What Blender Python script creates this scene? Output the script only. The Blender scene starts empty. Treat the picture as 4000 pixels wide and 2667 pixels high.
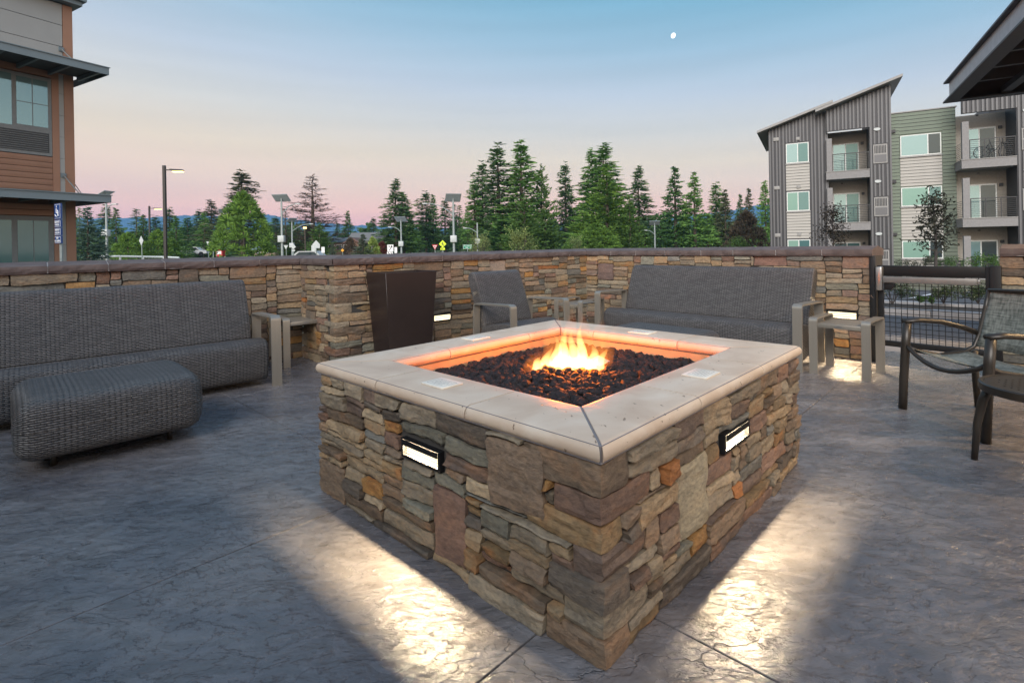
import bpy, bmesh, math, random
from mathutils import Vector, Matrix, noise
import mathutils
R = math.radians
random.seed(7)
SC = bpy.context.scene
COL = SC.collection

# ------------------------------------------------------------------ camera
H = 1.19263          # eye height above the patio
F, YH, ROLL = 2068.85, 958.6, 0.0181     # focal length and horizon of the 4000 px wide photograph
cr, sr = math.cos(ROLL), math.sin(ROLL)
cd = bpy.data.cameras.new('camera'); cam = bpy.data.objects.new('camera', cd); COL.objects.link(cam)
cd.sensor_width = 36; cd.lens = F/4000*36; cd.shift_y = -(1333.5-YH)/4000
cd.clip_start = 0.05; cd.clip_end = 12000
cam.matrix_world = Matrix(((cr, sr, 0, 0), (0, 0, -1, 0), (-sr, cr, 0, H), (0, 0, 0, 1)))
SC.camera = cam

# ------------------------------------------------------------------ world, sun, exposure
SC.view_settings.view_transform = 'Standard'
SC.view_settings.look = 'None'
SC.view_settings.gamma = 1
SC.view_settings.use_curve_mapping = False
SC.view_settings.exposure = 0.72
world = bpy.data.worlds.new('World'); SC.world = world; world.use_nodes = True
wt = world.node_tree; wt.nodes.clear()
def srgb(r, g, b):
    f = lambda c: (c/255/12.92) if c/255 <= .04045 else ((c/255+.055)/1.055)**2.4
    return (f(r), f(g), f(b), 1)
def ramp(nt, stops, interp='LINEAR'):
    n = nt.nodes.new('ShaderNodeValToRGB'); cr_ = n.color_ramp; cr_.interpolation = interp
    while len(cr_.elements) > 1: cr_.elements.remove(cr_.elements[-1])
    cr_.elements[0].position = stops[0][0]; cr_.elements[0].color = stops[0][1]
    for p, c in stops[1:]:
        e = cr_.elements.new(p); e.color = c
    return n
tc = wt.nodes.new('ShaderNodeTexCoord'); sx = wt.nodes.new('ShaderNodeSeparateXYZ')
wt.links.new(tc.outputs['Generated'], sx.inputs[0])
east = ramp(wt, [(0.0, srgb(200, 152, 160)), (.040, srgb(208, 158, 158)), (.062, srgb(216, 170, 156)), (.10, srgb(210, 180, 160)),
                 (.15, srgb(200, 184, 164)), (.205, srgb(180, 178, 174)), (.27, srgb(160, 170, 182)), (.345, srgb(132, 159, 178)),
                 (.43, srgb(100, 146, 170)), (.7, srgb(86, 128, 165)), (1, srgb(78, 114, 155))], 'EASE')
east.color_ramp.interpolation = 'LINEAR'
west = ramp(wt, [(0.0, (1.5, 1.12, .82, 1)), (.15, (1.6, 1.3, 1.05, 1)), (.4, (1.0, 1.0, 1.02, 1)), (.7, srgb(120, 158, 192)), (1, srgb(86, 122, 165))])
ma = wt.nodes.new('ShaderNodeMath'); ma.operation = 'MULTIPLY_ADD'; ma.inputs[1].default_value = .28; ma.inputs[2].default_value = .97; wt.links.new(sx.outputs[0], ma.inputs[0])
mz = wt.nodes.new('ShaderNodeMath'); mz.operation = 'MULTIPLY'; wt.links.new(ma.outputs[0], mz.inputs[0]); wt.links.new(sx.outputs[2], mz.inputs[1])
wt.links.new(mz.outputs[0], east.inputs[0]); wt.links.new(sx.outputs[2], west.inputs[0])
# soft horizontal streaks of thin cloud
mpw = wt.nodes.new('ShaderNodeMapping'); mpw.inputs['Scale'].default_value = (1.2, 1.2, 22)
nzw = wt.nodes.new('ShaderNodeTexNoise'); nzw.inputs['Scale'].default_value = 1.6; nzw.inputs['Detail'].default_value = 3
wt.links.new(tc.outputs['Generated'], mpw.inputs[0]); wt.links.new(mpw.outputs[0], nzw.inputs[0])
mr = wt.nodes.new('ShaderNodeMapRange'); mr.inputs[1].default_value = .3; mr.inputs[2].default_value = .7
mr.inputs[3].default_value = .965; mr.inputs[4].default_value = 1.035
wt.links.new(nzw.outputs['Fac'], mr.inputs[0])
fy = wt.nodes.new('ShaderNodeMapRange'); fy.inputs[1].default_value = .1; fy.inputs[2].default_value = -.75; fy.interpolation_type = 'SMOOTHSTEP'
wt.links.new(sx.outputs[1], fy.inputs[0])
mixw = wt.nodes.new('ShaderNodeMix'); mixw.data_type = 'RGBA'
wt.links.new(fy.outputs[0], mixw.inputs[0]); wt.links.new(east.outputs[0], mixw.inputs[6]); wt.links.new(west.outputs[0], mixw.inputs[7])
mulw = wt.nodes.new('ShaderNodeMix'); mulw.data_type = 'RGBA'; mulw.blend_type = 'MULTIPLY'; mulw.inputs[0].default_value = 1
wt.links.new(mixw.outputs[2], mulw.inputs[6]); wt.links.new(mr.outputs[0], mulw.inputs[7])
gm = wt.nodes.new('ShaderNodeMix'); gm.data_type = 'RGBA'; gm.inputs[7].default_value = (.06, .06, .055, 1)
gz = wt.nodes.new('ShaderNodeMapRange'); gz.inputs[1].default_value = -.02; gz.inputs[2].default_value = -.08
wt.links.new(sx.outputs[2], gz.inputs[0]); wt.links.new(gz.outputs[0], gm.inputs[0]); wt.links.new(mulw.outputs[2], gm.inputs[6])
bg = wt.nodes.new('ShaderNodeBackground'); bg.inputs[1].default_value = 1.0
wo = wt.nodes.new('ShaderNodeOutputWorld')
wt.links.new(gm.outputs[2], bg.inputs[0]); wt.links.new(bg.outputs[0], wo.inputs[0])

sd = bpy.data.lights.new('sun', 'SUN'); sd.energy = 2.3; sd.angle = R(38); sd.color = (1, .95, .90)
sun = bpy.data.objects.new('sun', sd); COL.objects.link(sun)
sun.rotation_euler = Vector((0.30, 1.0, -0.66)).to_track_quat('-Z', 'Y').to_euler()   # afterglow from behind the camera

# ------------------------------------------------------------------ helpers
def ray(px, py):
    x = (px-2000)/F; z = -(py-YH)/F
    return Vector((x*cr+z*sr, 1.0, -x*sr+z*cr))
def at(px, py, Y):
    r = ray(px, py); return Vector((r.x*Y, Y, H+r.z*Y))
def link(o, parent=None):
    COL.objects.link(o)
    if parent is not None: o.parent = parent
    return o
def empty(name, label, cat, loc=(0, 0, 0), rz=0., group=None):
    o = bpy.data.objects.new(name, None); o.empty_display_size = .1
    o.location = loc; o.rotation_euler = (0, 0, rz)
    o['label'] = label; o['category'] = cat
    if group: o['group'] = group
    return link(o)
def tag(o, label, cat, group=None):
    o['label'] = label; o['category'] = cat
    if group: o['group'] = group
    return o
def copy_tree(o, parent=None):
    c = o.copy(); COL.objects.link(c); c.parent = parent
    for ch in o.children: copy_tree(ch, c)
    return c

class MB:
    def __init__(s): s.v = []; s.f = []; s.uv = {}
    def add(s, vs, fs):
        b = len(s.v); s.v += [tuple(v) for v in vs]; s.f += [tuple(i+b for i in f) for f in fs]; return b
    def box(s, x0, x1, y0, y1, z0, z1, m=None):
        vs = [Vector((x, y, z)) for z in (z0, z1) for y in (y0, y1) for x in (x0, x1)]
        if m is not None: vs = [m @ v for v in vs]
        s.add(vs, [(0, 2, 3, 1), (4, 5, 7, 6), (0, 1, 5, 4), (2, 6, 7, 3), (0, 4, 6, 2), (1, 3, 7, 5)])
    def poly_prism(s, pts, ax0, ax1, fn):
        "pts 2d loop; fn(u,v,w)->xyz"
        n = len(pts)
        s.add([fn(p[0], p[1], ax0) for p in pts]+[fn(p[0], p[1], ax1) for p in pts],
              [tuple(range(n))[::-1], tuple(range(n, 2*n))]+[(i, (i+1) % n, n+(i+1) % n, n+i) for i in range(n)])
    def tube(s, pts, r, n=10, cap=True, ry=None, up=(0, 0, 1)):
        pts = [Vector(p) for p in pts]; m = len(pts); up = Vector(up)
        rs = r if isinstance(r, (list, tuple)) else [r]*m
        b = len(s.v); prev = None
        for i, p in enumerate(pts):
            t = (pts[min(i+1, m-1)]-pts[max(i-1, 0)]).normalized()
            a = t.cross(up)
            if a.length < 1e-3: a = t.cross(Vector((1, 0, 0)))
            a.normalize(); c = a.cross(t).normalized()
            if prev is not None and a.dot(prev) < 0: a, c = -a, -c
            prev = a
            rb = (ry if ry else rs[i])
            for k in range(n):
                th = 2*math.pi*k/n
                s.v.append(tuple(p+a*math.cos(th)*rs[i]+c*math.sin(th)*rb))
        for i in range(m-1):
            for k in range(n):
                s.f.append((b+i*n+k, b+i*n+(k+1) % n, b+(i+1)*n+(k+1) % n, b+(i+1)*n+k))
        if cap:
            s.f.append(tuple(b+k for k in range(n))[::-1]); s.f.append(tuple(b+(m-1)*n+k for k in range(n)))
    def build(s, name, mat, parent=None, smooth=False, loc=None, bevel=0, seg=2):
        me = bpy.data.meshes.new(name); me.from_pydata(s.v, [], s.f); me.update()
        bm = bmesh.new(); bm.from_mesh(me); bmesh.ops.recalc_face_normals(bm, faces=bm.faces)
        if bevel:
            bmesh.ops.bevel(bm, geom=[e for e in bm.edges if len(e.link_faces) == 2 and e.calc_face_angle() > .5], offset=bevel, segments=seg, affect='EDGES', profile=.5)
        bm.to_mesh(me); bm.free()
        if mat: me.materials.append(mat)
        if smooth:
            for p in me.polygons: p.use_smooth = True
        elif bevel:
            for p in me.polygons: p.use_smooth = True
            me.set_sharp_from_angle(angle=R(40))
        o = bpy.data.objects.new(name, me)
        if loc is not None: o.location = loc
        return link(o, parent)
def structure(o): o['kind'] = 'structure'; return o
def stuff(o): o['kind'] = 'stuff'; return o
def bx(name, mat, parent, x0, x1, y0, y1, z0, z1, bevel=0, m=None):
    b = MB(); b.box(x0, x1, y0, y1, z0, z1, m); return b.build(name, mat, parent, bevel=bevel)
def arc_path(pts, rad, n=5):
    "round the inner corners of a polyline (2d or 3d)"
    pts = [Vector(p) for p in pts]; out = [pts[0]]
    for i in range(1, len(pts)-1):
        p = pts[i]; a = (pts[i-1]-p); b = (pts[i+1]-p); rr = min(rad, a.length*.49, b.length*.49)
        A = p+a.normalized()*rr; B = p+b.normalized()*rr
        for k in range(n+1):
            t = k/n; out.append(A*(1-t)**2+p*2*t*(1-t)+B*t*t)
    out.append(pts[-1]); return out
def flatbar(path, x0, x1, thick):
    "flat bar bent along path [(y,z)], spanning x0..x1; thickness inwards"
    mb = MB(); n = len(path); vs = []
    for i, p in enumerate(path):
        a = path[max(i-1, 0)]; b = path[min(i+1, n-1)]
        t = (Vector((b[0]-a[0], b[1]-a[1]))).normalized(); nn = Vector((-t.y, t.x))*thick
        vs += [(x0, p[0], p[1]), (x1, p[0], p[1]), (x1, p[0]+nn.x, p[1]+nn.y), (x0, p[0]+nn.x, p[1]+nn.y)]
    fs = []
    for i in range(n-1):
        b = 4*i
        for k in range(4): fs.append((b+k, b+(k+1) % 4, b+4+(k+1) % 4, b+4+k))
    fs += [(3, 2, 1, 0), (4*n-4, 4*n-3, 4*n-2, 4*n-1)]
    mb.add(vs, fs); return mb

# ------------------------------------------------------------------ materials
MATS = {}
def nm(name):
    m = bpy.data.materials.new(name); m.use_nodes = True; nt = m.node_tree
    b = nt.nodes['Principled BSDF']; MATS[name] = m
    return m, nt, b
def plain(name, c, rough=.6, metal=0, noise_amt=.12, scale=12, bump=0., bscale=60, spec=.5, stretch=(1, 1, 1)):
    m, nt, b = nm(name)
    tcn = nt.nodes.new('ShaderNodeTexCoord'); mp = nt.nodes.new('ShaderNodeMapping'); mp.inputs['Scale'].default_value = stretch
    nt.links.new(tcn.outputs['Object'], mp.inputs[0])
    nz = nt.nodes.new('ShaderNodeTexNoise'); nz.inputs['Scale'].default_value = scale; nz.inputs['Detail'].default_value = 5
    nt.links.new(mp.outputs[0], nz.inputs[0])
    r = ramp(nt, [(.25, tuple(x*(1-noise_amt) for x in c[:3])+(1,)), (.75, tuple(min(1, x*(1+noise_amt)) for x in c[:3])+(1,))])
    nt.links.new(nz.outputs['Fac'], r.inputs[0]); nt.links.new(r.outputs[0], b.inputs['Base Color'])
    b.inputs['Roughness'].default_value = rough; b.inputs['Metallic'].default_value = metal
    b.inputs['Specular IOR Level'].default_value = spec
    if bump:
        n2 = nt.nodes.new('ShaderNodeTexNoise'); n2.inputs['Scale'].default_value = bscale; n2.inputs['Detail'].default_value = 4
        nt.links.new(mp.outputs[0], n2.inputs[0])
        bp = nt.nodes.new('ShaderNodeBump'); bp.inputs['Strength'].default_value = 1; bp.inputs['Distance'].default_value = bump
        nt.links.new(n2.outputs['Fac'], bp.inputs['Height']); nt.links.new(bp.outputs[0], b.inputs['Normal'])
    return m
def emis(name, c, st):
    m, nt, b = nm(name); nt.nodes.remove(b)
    e = nt.nodes.new('ShaderNodeEmission'); e.inputs[0].default_value = tuple(c[:3])+(1,); e.inputs[1].default_value = st
    nt.links.new(e.outputs[0], nt.nodes['Material Output'].inputs[0]); return m
L3 = lambda r, g, b: srgb(r, g, b)[:3]

def stone_material():
    m, nt, b = nm('ledge stone'); N = nt.nodes; K = nt.links.new
    oi = N.new('ShaderNodeObjectInfo'); t = N.new('ShaderNodeTexCoord')
    rnd = N.new('ShaderNodeVectorMath'); rnd.operation = 'SCALE'; rnd.inputs[0].default_value = (37, 11, 23)
    K(oi.outputs['Random'], rnd.inputs['Scale'])
    ad = N.new('ShaderNodeVectorMath'); K(t.outputs['Object'], ad.inputs[0]); K(rnd.outputs[0], ad.inputs[1])
    mp = N.new('ShaderNodeMapping'); mp.inputs['Scale'].default_value = (1, 1, 1.8); K(ad.outputs[0], mp.inputs[0])
    n1 = N.new('ShaderNodeTexNoise'); n1.inputs['Scale'].default_value = 7; n1.inputs['Detail'].default_value = 6; n1.inputs['Distortion'].default_value = .6; K(mp.outputs[0], n1.inputs[0])
    n2 = N.new('ShaderNodeTexNoise'); n2.inputs['Scale'].default_value = 45; n2.inputs['Detail'].default_value = 6; K(mp.outputs[0], n2.inputs[0])
    # rust / ochre patches
    rs = ramp(nt, [(.52, (0, 0, 0, 1)), (.68, (1, 1, 1, 1))]); K(n1.outputs['Fac'], rs.inputs[0])
    rw = N.new('ShaderNodeMath'); rw.operation = 'MULTIPLY'; K(rs.outputs[0], rw.inputs[0]); K(oi.outputs['Alpha'], rw.inputs[1])
    mx = N.new('ShaderNodeMix'); mx.data_type = 'RGBA'; mx.inputs[7].default_value = (.27, .115, .038, 1)
    K(rw.outputs[0], mx.inputs[0]); K(oi.outputs['Color'], mx.inputs[6])
    # light/dark mottling
    ml = ramp(nt, [(.28, (.66, .66, .68, 1)), (.5, (1, 1, 1, 1)), (.75, (1.28, 1.24, 1.16, 1))]); K(n2.outputs['Fac'], ml.inputs[0])
    m2 = N.new('ShaderNodeMix'); m2.data_type = 'RGBA'; m2.blend_type = 'MULTIPLY'; m2.inputs[0].default_value = 1
    K(mx.outputs[2], m2.inputs[6]); K(ml.outputs[0], m2.inputs[7])
    m3 = N.new('ShaderNodeMix'); m3.data_type = 'RGBA'; m3.blend_type = 'MULTIPLY'; m3.inputs[0].default_value = .8
    ml2 = ramp(nt, [(.3, (.7, .7, .72, 1)), (.7, (1.2, 1.15, 1.1, 1))]); K(n1.outputs['Fac'], ml2.inputs[0])
    K(m2.outputs[2], m3.inputs[6]); K(ml2.outputs[0], m3.inputs[7]); K(m3.outputs[2], b.inputs['Base Color'])
    b.inputs['Roughness'].default_value = .62; b.inputs['Specular IOR Level'].default_value = .4
    n3 = N.new('ShaderNodeTexNoise'); n3.inputs['Scale'].default_value = 13; n3.inputs['Detail'].default_value = 10; n3.inputs['Roughness'].default_value = .66; n3.inputs['Distortion'].default_value = .25; K(mp.outputs[0], n3.inputs[0])
    bp = N.new('ShaderNodeBump'); bp.inputs['Distance'].default_value = .016; bp.inputs['Strength'].default_value = 1
    K(n3.outputs['Fac'], bp.inputs['Height']); K(bp.outputs[0], b.inputs['Normal'])
    return m
STONE = stone_material()
MORTAR = plain('dark joint mortar', (.055, .05, .045), .9, bump=.004)
PALETTE = [((.175, .132, .098), .25), ((.140, .108, .082), .3), ((.170, .148, .118), .1), ((.140, .140, .120), 0), ((.112, .114, .110), 0),
           ((.215, .165, .110), .35), ((.125, .094, .080), .3), ((.155, .104, .084), .35), ((.195, .170, .135), .15), ((.260, .150, .058), .9),
           ((.190, .135, .078), .7), ((.098, .085, .074), .15), ((.250, .205, .148), .15), ((.220, .095, .036), .8)]
PWT = [7, 7, 7, 4, 2, 5, 5, 5, 5, 1.5, 3, 3, 3, .8]
def pick_colour(rng, bias=None):
    c, a = rng.choices(PALETTE, PWT)[0]; k = rng.uniform(.78, 1.22)*1.38
    return (c[0]*k*1.03, c[1]*k*.98, c[2]*k*.89, a)

def cap_material():
    m, nt, b = nm('brown cast cap'); N = nt.nodes; K = nt.links.new
    t = N.new('ShaderNodeTexCoord'); n = N.new('ShaderNodeTexNoise'); n.inputs['Scale'].default_value = 9; n.inputs['Detail'].default_value = 7; K(t.outputs['Object'], n.inputs[0])
    r = ramp(nt, [(.3, (.078, .056, .052, 1)), (.55, (.112, .084, .078, 1)), (.8, (.15, .118, .108, 1))]); K(n.outputs['Fac'], r.inputs[0]); K(r.outputs[0], b.inputs['Base Color'])
    b.inputs['Roughness'].default_value = .7
    n3 = N.new('ShaderNodeTexNoise'); n3.inputs['Scale'].default_value = 40; n3.inputs['Detail'].default_value = 8; K(t.outputs['Object'], n3.inputs[0])
    bp = N.new('ShaderNodeBump'); bp.inputs['Distance'].default_value = .005; K(n3.outputs['Fac'], bp.inputs['Height']); K(bp.outputs[0], b.inputs['Normal'])
    return m
CAPM = cap_material()
PALEMORTAR = plain('pale cap mortar', (.36, .34, .33), .9)

def travertine():
    m, nt, b = nm('cream travertine'); N = nt.nodes; K = nt.links.new
    t = N.new('ShaderNodeTexCoord'); n = N.new('ShaderNodeTexNoise'); n.inputs['Scale'].default_value = 4.5; n.inputs['Detail'].default_value = 6; n.inputs['Distortion'].default_value = .8
    oi = N.new('ShaderNodeObjectInfo'); sc = N.new('ShaderNodeVectorMath'); sc.operation = 'SCALE'; sc.inputs[0].default_value = (9, 5, 3); K(oi.outputs['Random'], sc.inputs['Scale'])
    ad = N.new('ShaderNodeVectorMath'); K(t.outputs['Object'], ad.inputs[0]); K(sc.outputs[0], ad.inputs[1]); K(ad.outputs[0], n.inputs[0])
    r = ramp(nt, [(.3, (.54, .40, .29, 1)), (.5, (.62, .485, .365, 1)), (.72, (.69, .575, .46, 1))]); K(n.outputs['Fac'], r.inputs[0])
    # pits
    mp = N.new('ShaderNodeMapping'); mp.inputs['Scale'].default_value = (1, .35, 1); K(ad.outputs[0], mp.inputs[0])
    v = N.new('ShaderNodeTexNoise'); v.inputs['Scale'].default_value = 60; v.inputs['Detail'].default_value = 3; K(mp.outputs[0], v.inputs[0])
    pr = ramp(nt, [(.27, (.45, .42, .4, 1)), (.31, (1, 1, 1, 1))]); K(v.outputs['Fac'], pr.inputs[0])
    mu = N.new('ShaderNodeMix'); mu.data_type = 'RGBA'; mu.blend_type = 'MULTIPLY'; mu.inputs[0].default_value = 1; K(r.outputs[0], mu.inputs[6]); K(pr.outputs[0], mu.inputs[7])
    K(mu.outputs[2], b.inputs['Base Color']); b.inputs['Roughness'].default_value = .5
    n4 = N.new('ShaderNodeTexNoise'); n4.inputs['Scale'].default_value = 25; n4.inputs['Detail'].default_value = 8; K(ad.outputs[0], n4.inputs[0])
    bp = N.new('ShaderNodeBump'); bp.inputs['Distance'].default_value = .0022; K(n4.outputs['Fac'], bp.inputs['Height'])
    b2 = N.new('ShaderNodeBump'); b2.inputs['Distance'].default_value = .003; K(pr.outputs[0], b2.inputs['Height']); K(bp.outputs[0], b2.inputs['Normal']); K(b2.outputs[0], b.inputs['Normal'])
    return m
TRAV = travertine()

def floor_material():
    m, nt, b = nm('sealed stamped concrete'); N = nt.nodes; K = nt.links.new
    t = N.new('ShaderNodeTexCoord')
    mp = N.new('ShaderNodeMapping'); mp.inputs['Rotation'].default_value = (0, 0, R(-20)); mp.inputs['Scale'].default_value = (1, 1.7, 1); K(t.outputs['Object'], mp.inputs[0])
    n1 = N.new('ShaderNodeTexNoise'); n1.inputs['Scale'].default_value = 1.3; n1.inputs['Detail'].default_value = 6; n1.inputs['Distortion'].default_value = .9; K(mp.outputs[0], n1.inputs[0])
    r = ramp(nt, [(.3, (.100, .095, .101, 1)), (.45, (.138, .129, .133, 1)), (.58, (.168, .152, .148, 1)), (.75, (.22, .21, .215, 1))]); K(n1.outputs['Fac'], r.inputs[0])
    n2 = N.new('ShaderNodeTexNoise'); n2.inputs['Scale'].default_value = 7; n2.inputs['Detail'].default_value = 8; n2.inputs['Distortion'].default_value = 1.5; K(mp.outputs[0], n2.inputs[0])
    r2 = ramp(nt, [(.3, (.80, .79, .78, 1)), (.5, (1.02, 1.02, 1.03, 1)), (.72, (1.26, 1.26, 1.29, 1))]); K(n2.outputs['Fac'], r2.inputs[0])
    mu = N.new('ShaderNodeMix'); mu.data_type = 'RGBA'; mu.blend_type = 'MULTIPLY'; mu.inputs[0].default_value = 1; K(r.outputs[0], mu.inputs[6]); K(r2.outputs[0], mu.inputs[7])
    K(mu.outputs[2], b.inputs['Base Color'])
    rr = ramp(nt, [(.3, (.20, .20, .20, 1)), (.7, (.33, .33, .33, 1))]); K(n2.outputs['Fac'], rr.inputs[0]); K(rr.outputs[0], b.inputs['Roughness'])
    b.inputs['Specular IOR Level'].default_value = .6
    # stamped slate relief: ledges (stepped noise) + fine
    w = N.new('ShaderNodeTexNoise'); w.inputs['Scale'].default_value = 3.6; w.inputs['Detail'].default_value = 10; w.inputs['Roughness'].default_value = .60; w.inputs['Distortion'].default_value = .35; K(mp.outputs[0], w.inputs[0])
    st = ramp(nt, [(.30, (.0, .0, .0, 1)), (.40, (.18, .18, .18, 1)), (.415, (.34, .34, .34, 1)), (.50, (.46, .46, .46, 1)), (.513, (.62, .62, .62, 1)), (.60, (.75, .75, .75, 1)), (.612, (.9, .9, .9, 1)), (.75, (1, 1, 1, 1))]); K(w.outputs['Fac'], st.inputs[0])
    b1 = N.new('ShaderNodeBump'); b1.inputs['Distance'].default_value = .013; b1.inputs['Strength'].default_value = .8; K(st.outputs[0], b1.inputs['Height'])
    n3 = N.new('ShaderNodeTexNoise'); n3.inputs['Scale'].default_value = 14; n3.inputs['Detail'].default_value = 8; n3.inputs['Roughness'].default_value = .55; n3.inputs['Distortion'].default_value = .4; K(mp.outputs[0], n3.inputs[0])
    b2 = N.new('ShaderNodeBump'); b2.inputs['Distance'].default_value = .010; b2.inputs['Strength'].default_value = .8; K(n3.outputs['Fac'], b2.inputs['Height']); K(b1.outputs[0], b2.inputs['Normal'])
    # creases
    vo = N.new('ShaderNodeTexVoronoi'); vo.feature = 'DISTANCE_TO_EDGE'; vo.inputs['Scale'].default_value = 1.5
    wn = N.new('ShaderNodeTexNoise'); wn.inputs['Scale'].default_value = 2.5; wn.inputs['Detail'].default_value = 5; K(mp.outputs[0], wn.inputs[0])
    sc = N.new('ShaderNodeVectorMath'); sc.operation = 'SCALE'; sc.inputs['Scale'].default_value = .7; K(wn.outputs['Color'], sc.inputs[0])
    ad = N.new('ShaderNodeVectorMath'); K(mp.outputs[0], ad.inputs[0]); K(sc.outputs[0], ad.inputs[1]); K(ad.outputs[0], vo.inputs['Vector'])
    vr = ramp(nt, [(.0, (0, 0, 0, 1)), (.008, (1, 1, 1, 1))]); K(vo.outputs['Distance'], vr.inputs[0])
    gate_ = ramp(nt, [(.58, (1, 1, 1, 1)), (.64, (0, 0, 0, 1))]); K(n1.outputs['Fac'], gate_.inputs[0])
    mxx = N.new('ShaderNodeMath'); mxx.operation = 'MAXIMUM'; K(vr.outputs[0], mxx.inputs[0]); K(gate_.outputs[0], mxx.inputs[1])
    b3 = N.new('ShaderNodeBump'); b3.inputs['Distance'].default_value = .0035; K(mxx.outputs[0], b3.inputs['Height']); K(b2.outputs[0], b3.inputs['Normal'])
    K(b3.outputs[0], b.inputs['Normal'])
    return m
FLOORM = floor_material()

def wicker():
    m, nt, b = nm('dark resin wicker'); N = nt.nodes; K = nt.links.new
    def mth(op, a, bb=None, c=None):
        n = N.new('ShaderNodeMath'); n.operation = op
        for i, x in enumerate((a, bb, c)):
            if x is None: continue
            if isinstance(x, (int, float)): n.inputs[i].default_value = x
            else: K(x, n.inputs[i])
        return n.outputs[0]
    uv = N.new('ShaderNodeUVMap'); uv.uv_map = 'UVMap'; s = N.new('ShaderNodeSeparateXYZ'); K(uv.outputs[0], s.inputs[0])
    vv = mth('DIVIDE', s.outputs[1], .0132); row = mth('FLOOR', vv); fv = mth('FRACT', vv)
    par = mth('MULTIPLY', mth('MODULO', row, 2), .5)
    uu = mth('ADD', mth('DIVIDE', s.outputs[0], .050), par); fu = mth('FRACT', uu)
    prof = mth('SINE', mth('MULTIPLY', fv, math.pi)); prof = mth('POWER', prof, .5)
    al = mth('POWER', mth('SINE', mth('MULTIPLY', fu, math.pi)), .45)
    h = mth('MULTIPLY', prof, mth('ADD', mth('MULTIPLY', al, .75), .25))
    # per strand tint
    wn = N.new('ShaderNodeTexWhiteNoise'); wn.noise_dimensions = '2D'
    cb = N.new('ShaderNodeCombineXYZ'); K(mth('FLOOR', uu), cb.inputs[0]); K(row, cb.inputs[1]); K(cb.outputs[0], wn.inputs['Vector'])
    cr1 = ramp(nt, [(0, (.098, .088, .083, 1)), (1, (.150, .138, .132, 1))]); K(wn.outputs['Value'], cr1.inputs[0])
    dk = ramp(nt, [(.15, (.06, .06, .06, 1)), (.8, (1, 1, 1, 1))]); K(h, dk.inputs[0])
    mu = N.new('ShaderNodeMix'); mu.data_type = 'RGBA'; mu.blend_type = 'MULTIPLY'; mu.inputs[0].default_value = 1; K(cr1.outputs[0], mu.inputs[6]); K(dk.outputs[0], mu.inputs[7])
    rib = mth('ADD', mth('MULTIPLY', mth('POWER', mth('ABSOLUTE', mth('SINE', mth('MULTIPLY', s.outputs[0], math.pi/.028))), .6), .55), .50)
    m4 = N.new('ShaderNodeMix'); m4.data_type = 'RGBA'; m4.blend_type = 'MULTIPLY'; m4.inputs[0].default_value = 1; K(mu.outputs[2], m4.inputs[6]); K(rib, m4.inputs[7])
    K(m4.outputs[2], b.inputs['Base Color']); b.inputs['Roughness'].default_value = .36; b.inputs['Specular IOR Level'].default_value = .6
    bp = N.new('ShaderNodeBump'); bp.inputs['Distance'].default_value = .007; K(h, bp.inputs['Height']); K(bp.outputs[0], b.inputs['Normal'])
    return m
WICKER = wicker()
ALU = plain('brushed champagne aluminium', (.33, .30, .255), .38, .55, .06, 30, bump=.0006, bscale=200, stretch=(1, 1, .05))
BLACKM = plain('black powder coat', (.010, .010, .011), .5, spec=.3)
BRONZE = plain('dark bronze tube', (.035, .028, .022), .38, .2)
BROWNBIN = plain('dark brown metal', (.022, .014, .013), .35, 0, .15, 6)
BLACK = plain('black rubber', (.01, .01, .01), .7)
STEEL = plain('satin steel', (.42, .41, .40), .32, .8)
WHITE = plain('white painted metal', (.42, .45, .45), .45)

# ------------------------------------------------------------------ frames of reference
C1 = Vector((-2.3422, 5.879944, 0)); eR = Vector((.74109266, .67140276, 0)); OUT = Vector((.67140276, -.74109266, 0))
def W(s, t, z=0): return C1+eR*s+OUT*t+Vector((0, 0, z))
PO = Vector((.237272, 1.45684, 0)); pL = Vector((-.72366633, .69015001, 0)); pR = Vector((.69015001, .72366633, 0))
PA, PB, PWD, PH = 1.693272, 1.880536, .283192, .632632
def P(l, r, z=0): return PO+pL*l+pR*r+Vector((0, 0, z))
e1 = Vector((.4925, .8703, 0)); e2 = Vector((-.8703, .4925, 0))   # axes of the buildings

# ------------------------------------------------------------------ terrain
def ground_z(x, y):
    d = math.hypot(x, y)
    near = -.14-.035*max(0, min(d, 33)-7)
    k = min(1, max(0, (d-35)/60)); k = k*k*(3-2*k)
    return near*(1-k)+(-.0)*k + (.25*noise.noise(Vector((x*.02, y*.02, 0))) if d > 60 else 0)*k
def terrain():
    mb = MB(); rad = [2, 4, 6, 7, 8, 10, 12, 15, 18, 22, 26, 30, 35, 42, 50, 60, 72, 90, 115, 150, 200, 280, 400, 600, 900, 1400, 2200, 3500, 6000]
    na = 96; vs = [(0, 0, -.25)]
    for r_ in rad:
        for k in range(na):
            a = 2*math.pi*k/na; x, y = r_*math.cos(a), r_*math.sin(a); vs.append((x, y, ground_z(x, y) if r_ > 6.5 else -.25))
    fs = [(0, 1+k, 1+(k+1) % na) for k in range(na)]
    for i in range(len(rad)-1):
        for k in range(na):
            fs.append((1+i*na+k, 1+(i+1)*na+k, 1+(i+1)*na+(k+1) % na, 1+i*na+(k+1) % na))
    mb.add(vs, fs); return mb
GRASS = plain('dry grass ground', (.13, .12, .075), .95, 0, .35, .25, bump=.05, bscale=2)
ASPH = plain('grey asphalt', (.085, .085, .092), .85, 0, .15, 3, bump=.004, bscale=90)
CONC = plain('pale concrete', (.34, .33, .33), .8, 0, .1, 3, bump=.002, bscale=80)
structure(terrain().build('ground', GRASS, smooth=True))
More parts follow.
